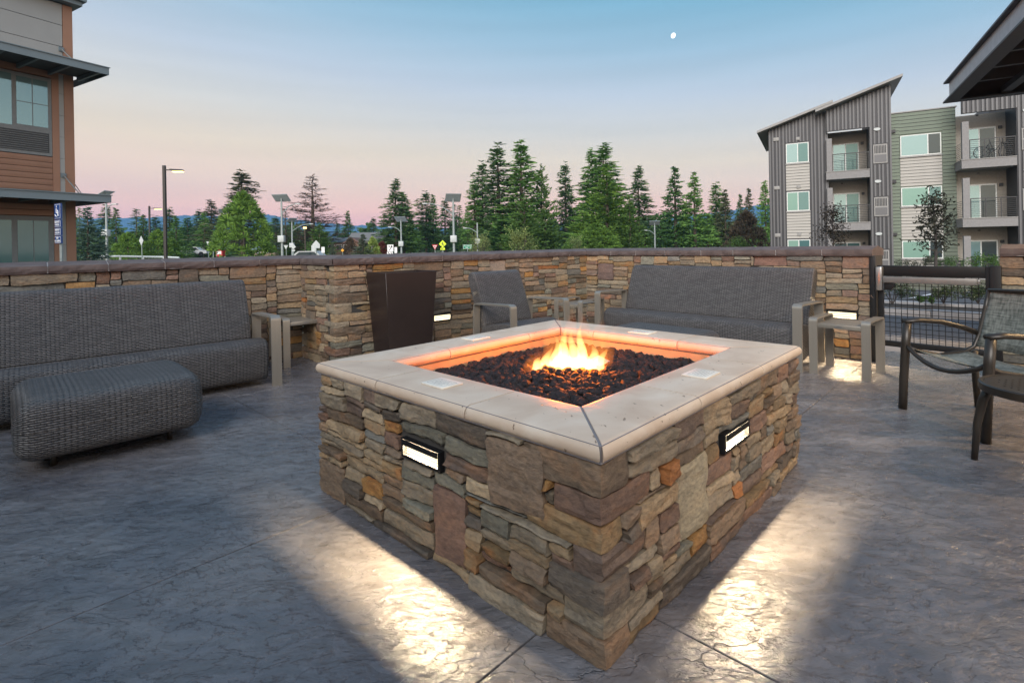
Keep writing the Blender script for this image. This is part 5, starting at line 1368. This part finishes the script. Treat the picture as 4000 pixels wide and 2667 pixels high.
# leafy shrubs and broadleaf trees
def leafcloud(name, seed, n, fn, leaf, parent=None, colour=(.06, .1, .03, 1), clump=1):
    rng = random.Random(seed); vs = []; fs = []
    for k in range(n):
        p = fn(rng); d = Vector((rng.gauss(0, 1), rng.gauss(0, 1), rng.gauss(0, .7)))
        tuft(vs, fs, p, d, leaf*rng.uniform(.7, 1.3), leaf*.55, rng, 1)
    me = bpy.data.meshes.new(name); me.from_pydata(vs, [], fs); me.materials.append(FOL); o = bpy.data.objects.new(name, me); o.color = colour; return link(o, parent)
def shrub(px, py, Y, w, h, colour, label, flowers=False, wispy=False, group='shrubs behind the wall', bz=None, cat='shrub'):
    p = at(px, py, Y); T = empty('shrub', label, cat, (p.x, p.y, p.z if bz is None else bz), group=group); lumps = []
    rng = random.Random(int(px)); 
    for k in range(9): lumps.append((Vector((rng.uniform(-.75, .75)*w, rng.uniform(-.5, .5)*w, rng.uniform(.2, .78)*h)), rng.uniform(.22, .42)*min(w, h)))
    def f(r_):
        c, s = r_.choice(lumps); d = Vector((r_.gauss(0, 1), r_.gauss(0, 1), r_.gauss(0, 1))).normalized(); return c+d*s*r_.random()**.35
    leaf = max(.03, min(w, h)*.07)
    leafcloud('foliage', int(px), 1500, f, leaf, T, colour)
    if wispy:
        def g2(r_):
            k = r_.randint(0, 22); a = k*2.4; t_ = r_.random(); return Vector((math.cos(a)*w*.9*t_*(.4+.6*((k*7) % 5)/4), math.sin(a)*w*.3*t_, h*(.4+.75*t_*(.6+.4*((k*3) % 4)/3))))
        stuff(leafcloud('sprigs', int(px)+1, 700, g2, leaf*.9, T, tuple(c*1.5 for c in colour[:3])+(1,)))
    if flowers:
        def g3(r_): c, s = r_.choice(lumps); d = Vector((r_.gauss(0, 1), r_.gauss(0, 1), abs(r_.gauss(0, 1)))).normalized(); return c+d*s*1.02
        leafcloud('flowers', int(px)+2, 150, g3, leaf*.7, T, (.5, .47, .42, 1))
    m = MB(); 
    for k in range(4): m.tube([(0, 0, -.1), ((k-1.5)*w*.25, 0, h*.6)], [.03*h, .01*h], 5)
    m.build('stems', BARKD, T)
for a in ((1880, 1000, 30, .75, 1.2, (.20, .24, .11, 1), 'pale willow shrub above the wall under the green street sign', 0, 1), (2030, 1000, 28, .95, 1.45, (.19, .24, .10, 1), 'pale willow shrub above the wall left of the armchair', 0, 1),
          (2255, 995, 28, .5, .95, (.17, .22, .10, 1), 'thin pale shrub tip above the wall at the far corner', 0, 1), (2860, 1000, 40, 1.3, 1.4, (.07, .13, .04, 1), 'green shrub left of the brown tree at the wall', 0, 0)):
    shrub(*a, bz=None)
# shrubs seen through and over the gate
for (px, py, Y, w, h, c, lab, fl) in ((3485, 1172, 11.7, .55, .42, (.055, .085, .04, 1), 'white flowering shrub behind the left part of the gate grid', True),
                                   (3685, 1168, 11.7, .45, .36, (.075, .10, .045, 1), 'pale shrub round the young tree behind the gate grid', True), (3820, 1170, 11.7, .42, .34, (.07, .095, .045, 1), 'white flowering shrub behind the right part of the gate grid', True),
                                   (3890, 1130, 13.5, .3, .35, (.07, .12, .04, 1), 'small green shrub beside the gate hinge post', False),
                                   (3615, 1180, 11.6, .15, .12, (.07, .14, .04, 1), 'tiny green plant at the kerb behind the gate', False),
                                   (3690, 1042, 24, .85, .55, (.06, .12, .035, 1), 'green shrub at the foot of the young tree by the green wall', False),
                                   (3590, 1050, 24, 1.0, .62, (.055, .065, .05, 1), 'grey green shrub left of the young tree by the green wall', False),
                                   (3865, 1060, 24, .75, .9, (.075, .15, .035, 1), 'bright green shrub before the dark patio door at right', False)):
    shrub(px, py, Y, w, h, c, lab, fl, group='shrubs in the beds by the drive')
def youngtree(px, base, top, Y, hw, colour, label, seed, z0=None):
    b = at(px, base, Y); tp = at(px, top, Y).z; T = empty('young_tree', label, 'tree', (b.x, b.y, b.z), group='young dark leaved trees before the apartments')
    h = tp-b.z; w = hw/F*Y; rng = random.Random(seed); m = MB(); tips = []
    m.tube([(0, 0, -.1), (.02, 0, h*.4), (-.03, 0, h*.9)], [.05, .035, .01], 7); m.build('trunk', BARKD, T); m = MB()
    for k in range(20):
        f = .28+.65*k/20; a = k*2.4; ln = w*(1.15-.75*f)*rng.uniform(.7, 1.1); e = Vector((math.cos(a)*ln, math.sin(a)*ln, h*f+ln*.8)); s = Vector((0, 0, h*f)); m.tube([s, (s+e)/2+Vector((0, 0, -.04)), e], [.018, .012, .005], 5)
        for q in range(4): tips.append(s.lerp(e, .45+.18*q))
    m.build('branches', BARKD, T)
    leafcloud('crown', seed, 900, lambda r_: r_.choice(tips)+Vector((r_.gauss(0, 1), r_.gauss(0, 1), r_.gauss(0, 1)))*.13, .085, T, colour)
youngtree(3655, 1090, 748, 15, 62, (.040, .042, .034, 1), 'young dark leaved tree before the sage green wall', 5)
youngtree(3255, 1040, 800, 22, 62, (.040, .034, .031, 1), 'young dark leaved tree before the lower left balcony', 8)

# patio screen / dark fence by the apartments
fs_ = empty('slat_screen', 'dark low slatted screen beside the green apartment wall', 'fence', ap(9.0, -1.2, -.9), math.atan2(-e2.y, -e2.x))
for k in range(5): bx('slat', RAIL, fs_, -1.3, .9, 0, .03, .1+.16*k, .22+.16*k)
for x in (-1.3, .85): bx('post', RAIL, fs_, x, x+.05, .032, .08, 0, .95)

# ------------------------------------------------------------------ street lights, lamps, signs
POLE = plain('galvanised pole', (.28, .32, .32), .5, .3); DPOLE = plain('dark lamp pole', (.02, .017, .015), .5); PVP = plain('solar cells', (.32, .37, .40), .2, .2)
LAMPG = emis('lit lamp lens', (1, .60, .22), 3.5)
def lot_lamp(px, top, Y, lab, ln=.75):
    b = at(px, top, Y); g = ground_z(b.x, b.y); T = empty('parking_lamp', lab, 'lamp post', (b.x, b.y, g), group='dark parking lamp posts'); h = b.z-g
    bx('pole', DPOLE, T, -.075, .075, -.075, .075, 0, h); bx('arm', DPOLE, T, .075, ln*.55, -.04, .04, h-.30, h-.24)
    m = MB(); m.poly_prism([(ln*.45, h-.30), (ln*.55, h-.22), (ln*1.45, h-.26), (ln*1.55, h-.33), (ln*1.3, h-.36)], -.13, .13, lambda u, v, w_: (u, w_, v)); m.build('lamp_head', DPOLE, T)
    bx('lens', LAMPG, T, ln*.72, ln*1.5, -.12, .12, h-.415, h-.362, .01)
lot_lamp(641, 647, 32, 'tall dark parking lamp post with a lit amber head left of centre'); lot_lamp(583, 805, 60, 'small dark parking lamp post with lit head left of the tall one', .9)
def small_lamp(px, top, Y, lab):
    b = at(px, top, Y); g = ground_z(b.x, b.y); T = empty('small_lamp', lab, 'lamp post', (b.x, b.y, g)); h = b.z-g; m = MB(); m.tube([(0, 0, 0), (0, 0, h)], .06, 6); m.build('pole', BARK, T); bx('lamp_head', LAMPG if px < 1500 else WHITE, T, -.14, .14, -.14, .14, h, h+.16)
small_lamp(1191, 893, 60, 'small lit post lamp left of the half bare brown conifer'); small_lamp(2294, 917, 60, 'thin post lamp below the twin topped conifers')
def solar(px, ptop, Y, arm, lab, panel=True, pw=1.5, box_y=None, tilt=25, yaw=0, pd=.5):
    b = at(px, ptop, Y); g = ground_z(b.x, b.y); T = empty('solar_street_light', lab, 'street light', (b.x, b.y, g), group='solar street lights along the road'); h = b.z-g
    m = MB(); m.tube([(0, 0, 0), (0, 0, h)], [.115, .075], 10); m.build('pole', POLE, T)
    if panel:
        M_ = Matrix.Translation((0, 0, h+.28)) @ Matrix.Rotation(R(yaw), 4, 'Z') @ Matrix.Rotation(R(-tilt-14), 4, 'X')
        p = bx('solar_panel', POLE, T, -pw/2, pw/2, -.42, .42, -.02, .02, 0, M_)
        for k in range(4): bx('cell_row', PVP, p, -pw/2+.05+k*(pw-.06)/4, -pw/2+.05+(k+1)*(pw-.06)/4-.04, -.38, .38, -.032, -.022, 0, M_)
        m = MB(); m.tube([(0, 0, h-.1), (0, 0, h+.25)], .05, 6); m.build('bracket', POLE, T)
    if arm:
        ax, az = arm; m = MB(); pts = arc_path([(0, 0, h-1.15+0), (ax*.45, 0, h-1.15+az*.9), (ax, 0, h-1.15+az)], 1.0, 6); m.tube(pts, .04, 6); m.build('arm', POLE, T)
        bx('lamp_head', WHITE, T, ax-.35 if ax > 0 else ax-.05, ax+.05 if ax > 0 else ax+.35, -.12, .12, h-1.15+az-.06, h-1.15+az+.03)
    if box_y:
        zb = at(px, box_y, Y).z-g; bx('battery_box', WHITE, T, -.26, .26, -.3, .1, zb-.28, zb+.28, .02)
solar(414, 768, 45, (.9, .5), 'leftmost solar street light beside the awning tip', True, 1.0, 910, 10, 80)
solar(877, 832, 78, None, 'solar street light half hidden by the big bright pine', True, 1.5, None, 30, 20)
solar(1099, 786, 46, (1.6, .9), 'solar street light right of the big bright pine', True, 1.45, 933, 28, -10)
solar(1140, 868, 66, (2.6, .9), 'smaller solar street light just right of the taller one', True, 1.2, 958, 18, 60)
solar(1566, 866, 60, (-1.4, .6), 'low solar street light left of the red yield sign', True, 1.35, 952, 24, -15)
solar(1770, 786, 44, (-2.5, 1.0), 'tallest solar street light right of the yellow crossing sign', True, 1.3, 933, 34, 18)
solar(1864, 870, 58, (-1.5, .6), 'panel-less pale street light behind the street name sign', False, 1, 943)
solar(2557, 880, 66, (-1.3, .55), 'solar street light right of the huge bright pine', True, 1.3, None, 22, -10)
solar(2778, 935, 80, (-1.2, .4), 'small distant solar light left of the dark brown tree', True, 1.2, None, 26, 10)
SBACK = plain('grey sign back', (.42, .46, .46), .5, .3); SPOST = plain('sign post', (.22, .27, .25), .6, .2)
SWHITE = plain('sign white', (.75, .76, .76), .5); SRED = plain('sign red', (.42, .02, .02), .5); SYG = plain('sign fluorescent yellow', (.62, .78, .03), .5); SGREEN = plain('sign green', (.005, .20, .11), .5); SBLK = plain('sign black', (.01, .01, .01), .5); SBLUE = plain('sign blue', (.015, .05, .19), .5); SORG = plain('sign orange', (.75, .33, .02), .5)
def flat(pts, y0, y1, mat, name, parent, loc=None):
    m = MB(); m.poly_prism(pts, y0, y1, lambda u, v, w_: (u, w_, v)); return m.build(name, mat, parent)
def sign(px, py, Y, shape, w, h, mat, lab, rz=0., post=True, name='road_sign', base=None):
    c = at(px, py, Y); g = ground_z(c.x, c.y) if base is None else base; T = empty(name, lab, 'sign', (c.x, c.y, g), rz); z = c.z-g
    S_ = {'rect': [(-w/2, -h/2), (w/2, -h/2), (w/2, h/2), (-w/2, h/2)], 'diamond': [(0, -h/2), (w/2, 0), (0, h/2), (-w/2, 0)], 'yield': [(0, -h/2), (w/2, h/2), (-w/2, h/2)], 'house': [(-w/2, -h/2), (w/2, -h/2), (w/2, 0), (0, h/2), (-w/2, 0)]}[shape]
    if post: m = MB(); m.tube([(0, .05, 0), (0, .05, z+h*.4)], .035, 6); m.build('post', SPOST, T)
    T['z'] = z
    p = flat([(a, b+z) for a, b in S_], -.015, .012, mat, 'panel', T); return T, p, z
def txt(body, size, mat, T, x, z, y=-.02, align='CENTER', name='lettering'):
    cu = bpy.data.curves.new(name, 'FONT'); cu.body = body; cu.size = size; cu.align_x = align; cu.align_y = 'CENTER'; cu.extrude = .002; cu.materials.append(mat)
    o = bpy.data.objects.new(name, cu); o.location = (x, y, z); me = bpy.data.meshes.new_from_object(o); bpy.data.objects.remove(o)
    o = bpy.data.objects.new(name, me); o.location = (x, y, z); o.rotation_euler = (R(90), 0, 0); return link(o, T)
sign(552, 940, 42, 'diamond', .34, .76, SBACK, 'grey back of a narrow diamond sign left of the small lamp post')
sign(813, 952, 60, 'yield', .40, .5, SBACK, 'grey back of a triangular sign above the parked trucks')
T, p, z = sign(845, 948, 60, 'rect', 1.0, .55, SBACK, 'framed rectangular sign on two posts left of the big pine'); bx('post', SPOST, T, -.42, -.35, .02, .08, 0, z); bx('frame_inner', SWHITE, T, -.38, .38, -.02, -.015, z-.2, z+.2)
sign(1117, 966, 48, 'yield', .40, .38, SBACK, 'grey back of a triangular sign between two middle solar lights')
T, p, z = sign(1146, 964, 45, 'diamond', .44, .44, SBACK, 'grey back of a diamond sign right of the triangular back'); flat([(-.13, z-.38), (.13, z-.38), (.13, z-.25), (-.13, z-.25)], -.015, .01, SBACK, 'lower_plate', T)
T, p, z = sign(1235, 954, 40, 'house', .56, .60, SBACK, 'large grey back of a diamond sign below the half bare conifer'); flat([(-.36, z-.52), (-.02, z-.52), (-.02, z-.08), (-.36, z-.08)], -.02, -.016, SBACK, 'side_plate', T)
sign(1262, 976, 44, 'rect', .26, .48, SWHITE, 'small white rectangular sign right of the large grey back')
sign(1546, 977, 45, 'rect', .22, .5, SWHITE, 'small white sign beside the low solar light pole')
sign(1338, 978, 52, 'diamond', .32, .34, SORG, 'small orange diamond sign before the tan house')
T, p, z = sign(1525, 969, 42, 'rect', .48, .54, SWHITE, 'white keep right sign with black arrow above a chevron plate')
flat([(-.16, z+.18), (-.03, z+.18), (-.095, z+.02)], -.02, -.016, SBLK, 'marking', T); 
flat([(-.12, z-.2), (-.07, z-.2), (.10, z+.05), (.17, z+.02), (.14, z+.22), (-.0, z+.12), (.05, z+.1)], -.02, -.016, SBLK, 'marking', T)
flat([(-.27, z-.60), (.18, z-.60), (.18, z-.30), (-.27, z-.30)], -.015, .01, SWHITE, 'chevron_plate', T)
for x in (-.22, -.02): flat([(x, z-.57), (x+.07, z-.57), (x+.17, z-.45), (x+.07, z-.33), (x, z-.33), (x+.1, z-.45)], -.02, -.0155, SBLK, 'chevron', T)
T, p, z = sign(1699, 966, 40, 'yield', .44, .40, SRED, 'red and white yield sign left of the yellow crossing sign')
flat([(0, z-.13), (.145, z+.14), (-.145, z+.14)], -.02, -.016, SWHITE, 'inner_field', T); flat([(0, z-.07), (.085, z+.1), (-.085, z+.1)], -.024, -.0205, SRED, 'centre', T)
T, p, z = sign(1729, 953, 38, 'diamond', .54, .54, SYG, 'fluorescent yellow pedestrian crossing sign with arrow plate below')
m = MB(); m.tube([(.0, -.022, z+.13), (.0, -.018, z+.13)], .028, 8, up=(0, 0, 1)); m.build('walker', SBLK, T)
flat([(-.03, z+.09), (.04, z+.09), (.05, z-.02), (-.03, z-.02)], -.02, -.016, SBLK, 'walker', T); flat([(-.03, z-.018), (.01, z-.018), (-.05, z-.16), (-.09, z-.16)], -.02, -.016, SBLK, 'walker', T); flat([(.012, z-.018), (.05, z-.018), (.10, z-.15), (.06, z-.16)], -.02, -.016, SBLK, 'walker', T)
flat([(-.03, z+.08), (-.03, z+.05), (-.11, z-.0), (-.11, z+.03)], -.02, -.016, SBLK, 'walker', T)
flat([(-.16, z-.43), (.16, z-.43), (.16, z-.27), (-.16, z-.27)], -.015, .01, SYG, 'arrow_plate', T); flat([(-.10, z-.40), (-.01, z-.39), (-.035, z-.37), (.07, z-.31), (.055, z-.29), (-.055, z-.345), (-.08, z-.32)], -.02, -.0155, SBLK, 'arrow', T)
T, p, z = sign(1826, 964, 38, 'rect', .62, .30, SWHITE, 'green street name sign reading Truckee Way with a white arrow')
flat([(-.295, z-.135), (.295, z-.135), (.295, z+.135), (-.295, z+.135)], -.02, -.016, SGREEN, 'green_field', T); txt('Truckee\nWay', .115, SWHITE, T, -.05, z, -.022); flat([(.17, z-.09), (.20, z-.09), (.27, z), (.20, z+.09), (.17, z+.09), (.235, z)], -.024, -.0205, SWHITE, 'arrow', T)
# disabled parking sign by the left building (seen obliquely)
T, p, z = sign(228, 826, 10.2, 'rect', .30, .30, SBLUE, 'blue disabled parking sign with wheelchair symbol by the left building', rz=R(-32), post=False, base=-.25)
m = MB(); m.tube([(-.0, .035, 0), (.0, .035, z+.13)], .028, 8); m.build('post', POLE, T)
flat([(-.135, z-.135), (.135, z-.135), (.135, z+.135), (-.135, z+.135)], -.018, -.0155, SWHITE, 'border', T); flat([(-.128, z-.128), (.128, z-.128), (.128, z+.128), (-.128, z+.128)], -.021, -.0185, SBLUE, 'blue_field', T)
m = MB(); m.tube([(.075*math.cos(a*math.pi/9)-.01, -.024, z-.035+.065*math.sin(a*math.pi/9)) for a in range(10, 22)], .008, 5); m.tube([(-.02, -.024, z+.06), (-.02, -.024, z-.03), (.045, -.024, z-.03), (.075, -.024, z-.09)], .009, 5); m.tube([(-.02, -.026, z+.09), (-.02, -.022, z+.09)], .018, 8, up=(1, 0, 0)); m.build('wheelchair_symbol', SWHITE, T)
for k, s_ in enumerate(('RESERVED\nPARKING', 'MINIMUM\nFINE $250', 'VAN\nACCESSIBLE')):
    zz = z-.235-.155*k; flat([(-.15, zz-.072), (.15, zz-.072), (.15, zz+.072), (-.15, zz+.072)], -.015, .012, SBLUE, 'sub_plate', T); flat([(-.138, zz-.06), (.138, zz-.06), (.138, zz+.06), (-.138, zz+.06)], -.018, -.0155, SWHITE, 'border', T); flat([(-.130, zz-.053), (.130, zz-.053), (.130, zz+.053), (-.130, zz+.053)], -.021, -.0185, SBLUE, 'blue_field', T)
    if k != 1: pass
    txt(s_, .05, SWHITE, T, 0, zz, -.024)

# ------------------------------------------------------------------ houses, kiosk, trucks, road edge
HROOF = plain('grey shingle roof', (.15, .15, .15), .8); HTAN = plain('tan house wall', (.26, .19, .13), .8); HBR = plain('brown house wall', (.17, .10, .07), .8); BROOF = plain('blue grey metal roof', (.30, .38, .48), .5)
def house(px, base, Y, w, d, hw_, hr, wall, roofm, lab, gable_front=False, rz=0, wins=3):
    c = at(px, base, Y); g = c.z; T = empty('house', lab, 'house', (c.x, c.y, g), rz)
    bx('wall', wall, T, -w/2, w/2, 0, d, -.5, hw_)
    if gable_front: flat([(-w/2-.4, hw_), (0, hw_+hr), (w/2+.4, hw_), (w/2+.4, hw_-.15), (0, hw_+hr-.18), (-w/2-.4, hw_-.15)], -.5, d+.4, roofm, 'roof', T); flat([(-w/2, hw_-.02), (w/2, hw_-.02), (0, hw_+hr-.2)], .0, .1, wall, 'gable', T)
    else:
        m = MB(); m.poly_prism([(-.5, hw_-.1), (d/2, hw_+hr), (d+.5, hw_-.1), (d/2, hw_+hr-.25)], -w/2-.5, w/2+.5, lambda u, v, w_: (w_, u, v)); m.build('roof', roofm, T)
        for x in (-w/2, w/2-.1): m = MB(); m.poly_prism([(0, hw_-.02), (d, hw_-.02), (d/2, hw_+hr-.2)], x, x+.1, lambda u, v, w_: (w_, u, v)); m.build('gable', wall, T)
    for k in range(wins):
        x = -w/2+w*(k+.5)/wins; f = bx('window', SWHITE, T, x-.5, x+.5, -.05, 0, hw_*.35, hw_*.75); bx('pane', GL3, f, x-.42, x+.42, -.07, -.05, hw_*.35+.08, hw_*.75-.08)
    return T
house(1040, 998, 105, 4.8, 6, 1.3, .75, HTAN, BROOF, 'low brick house with pale blue metal roof right of the big bright pine')
house(1325, 992, 85, 3.6, 6, 2.0, .7, HTAN, HROOF, 'tan house with grey roof behind the small orange sign')
house(1425, 996, 78, 4.6, 6, 1.8, 1.6, HBR, HROOF, 'brown house with steep grey roof behind the grey spruce')
house(1378, 996, 74, 1.7, 3, 1.7, .75, HBR, plain('reddish roof', (.14, .08, .065), .8), 'small reddish gable of the brown house beside the purple tree', True, 0, 1)
c = at(856, 1002, 70); kk = empty('kiosk', 'small red kiosk with pale front left of the big bright pine', 'kiosk', tuple(c))
bx('wall', SRED, kk, -.42, .42, 0, .8, 0, .95); flat([(-.55, .95), (0, 1.15), (.55, .95)], -.15, .9, SWHITE, 'roof', kk); bx('window', SWHITE, kk, -.3, .3, -.03, -.001, .3, .7)
TRKG = 'white pickup trucks parked at the wood edge'
def truck(px, base, Y, lab):
    c = at(px, base, Y); T = empty('pickup_truck', lab, 'truck', tuple(c), R(12), TRKG); Wp = MATS.get('truck paint') or plain('truck paint', (.7, .71, .72), .35)
    flat([(-2.6, .45), (2.6, .45), (2.6, 1.0), (1.55, 1.08), (.95, 1.62), (-.55, 1.66), (-.8, 1.1), (-2.6, 1.1)], -.9, .9, Wp, 'body', T)
    flat([(.1, 1.12), (1.35, 1.10), (.88, 1.55), (.1, 1.56)], -.92, -.901, GL3, 'side_window', T); flat([(-.62, 1.14), (0, 1.12), (0, 1.56), (-.48, 1.57)], -.92, -.901, GL3, 'side_window', T)
    for x in (-1.7, 1.7): m = MB(); m.poly_prism([(x+.4*math.cos(a*math.pi/8), .4+.4*math.sin(a*math.pi/8)) for a in range(16)], -.93, -.65, lambda u, v, w_: (u, w_, v)); m.build('wheel', BLACK, T)
truck(730, 1000, 100, 'left one of the three parked white pickup trucks'); truck(752, 1001, 96, 'middle one of the three parked white pickup trucks'); truck(773, 999, 100, 'right one of the three parked white pickup trucks')
def road_patch(name, mat, p0, p1, Y0, Y1, dz):
    a, b, c, d = at(p0, 960, Y0), at(p1, 960, Y0), at(p1, 960, Y1), at(p0, 960, Y1); sheet(name, mat, [a, b, c, d], dz, 14)
ROADP = plain('pale road', (.30, .30, .31), .85); GRAV = plain('pale gravel', (.36, .33, .28), .95, 0, .3, 1.5)
road_patch('gravel_verge', GRAV, 100, 900, 40, 56, .05); road_patch('road', ROADP, -100, 2100, 58, 68, .10)
gr_ = empty('guard_rail', 'long white guard rail along the road beyond the left wall', 'guard rail', (0, 0, 0)); pts = [at(px, y, 46) for px, y in ((395, 1001), (470, 1001), (560, 1003), (640, 1004), (700, 1007))]
m = MB(); m.tube(pts, .09, 6); m.build('rail', SBACK, gr_)
for p_ in pts: bx('post', WHITE, gr_, p_.x-.06, p_.x+.06, p_.y-.06, p_.y+.06, p_.z-.9, p_.z)
bc = at(1650, 989, 44); br_ = empty('concrete_barrier', 'pale barrier with orange end on the road below the yield sign', 'barrier', (bc.x, bc.y, bc.z-.7)); bx('body', WHITE, br_, -1.0, 1.1, 0, .4, 0, .72, .03); bx('orange_end', SORG, br_, -1.25, -1.003, 0, .4, 0, .70, .03)
cr2 = empty('car', 'small pale car roof just above the wall left of the brown house', 'car', tuple(at(1215, 1022, 50))); flat([(-2, 0), (2, 0), (2, .45), (1.2, .55), (.7, 1.0), (-.9, 1.0), (-1.5, .55), (-2, .5)], -.8, .8, WHITE, 'body', cr2); flat([(-1.2, .58), (.95, .58), (.62, .92), (-.8, .92)], -.815, -.801, GL3, 'side_window', cr2)
for x in (-1.25, 1.25): m = MB(); m.poly_prism([(x+.33*math.cos(a*math.pi/8), .0+.33*math.sin(a*math.pi/8)) for a in range(16)], -.83, -.6, lambda u, v, w_: (u, w_, v)); m.build('wheel', BLACK, cr2)

# ------------------------------------------------------------------ mountains, moon, haze
def ridge(name, pts, Y, mat, seed, foot=.55, amp=14):
    vs = []; fs = []; n = 0; cols = []
    P_ = []
    for i in range(len(pts)-1):
        for k in range(8): t = k/8; P_.append((pts[i][0]*(1-t)+pts[i+1][0]*t, pts[i][1]*(1-t)+pts[i+1][1]*t))
    P_.append(pts[-1]); rows = 9
    for i, (px, py) in enumerate(P_):
        top = at(px, py, Y); top.z += amp*noise.noise(Vector((i*.35, seed, 0)))*.5+amp*.4*noise.noise(Vector((i*1.1, seed, 4)))
        for j in range(rows):
            f = j/(rows-1); d = Y*(1-foot*f); zz = top.z*(1-f)**1.15-2*f; sc_f = d/Y
            q = Vector((top.x*(1-.25*f)+amp*3*noise.noise(Vector((i*.3, j*.9, seed)))*f*(1-f)*4, Y*(1-foot*f)+amp*6*noise.noise(Vector((i*.5, j*.7, seed+3)))*f*(1-f)*4, zz)); vs.append(tuple(q))
        # back slope
        vs.append((top.x, Y*1.3, -2))
    R_ = rows+1
    for i in range(len(P_)-1):
        for j in range(rows-1): fs.append((i*R_+j, (i+1)*R_+j, (i+1)*R_+j+1, i*R_+j+1))
        fs.append((i*R_, i*R_+rows, (i+1)*R_+rows, (i+1)*R_))
    m = MB(); m.add(vs, fs); return structure(m.build(name, mat, smooth=True))
MTN = plain('haze blue mountain', (.018, .095, .20), .95, 0, .2, .02)  # blue of the distance haze is mixed into the base colour
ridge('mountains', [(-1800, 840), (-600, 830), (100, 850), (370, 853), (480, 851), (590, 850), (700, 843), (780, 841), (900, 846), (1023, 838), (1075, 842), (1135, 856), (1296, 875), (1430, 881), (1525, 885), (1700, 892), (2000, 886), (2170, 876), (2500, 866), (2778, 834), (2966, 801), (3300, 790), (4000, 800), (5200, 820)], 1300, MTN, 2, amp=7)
MOONM = emis('sunlit moon', (1, .98, .93), 1.25)
mo = at(2630, 140, 1500); bm = bmesh.new(); bmesh.ops.create_icosphere(bm, subdivisions=3, radius=7.6)
for v in bm.verts: v.co.x *= .80
me = bpy.data.meshes.new('moon'); bm.to_mesh(me); bm.free(); me.materials.append(MOONM)
for p_ in me.polygons: p_.use_smooth = True
o = bpy.data.objects.new('moon', me); o.location = mo; o.rotation_euler = (0, R(18), 0); link(o); tag(o, 'small white gibbous moon high in the blue sky', 'moon')
HAZE = True
if HAZE:
    hz = MB(); hz.box(-2100, 2300, -150, 1560, -6, 200); hm = bpy.data.materials.new('haze air'); hm.use_nodes = True; nt = hm.node_tree; nt.nodes.clear()
    v = nt.nodes.new('ShaderNodeVolumePrincipled'); v.inputs['Color'].default_value = (.34, .68, 1, 1); v.inputs['Density'].default_value = .00026; v.inputs['Anisotropy'].default_value = 0
    oo = nt.nodes.new('ShaderNodeOutputMaterial'); nt.links.new(v.outputs[0], oo.inputs['Volume'])
    stuff(hz.build('haze', hm))
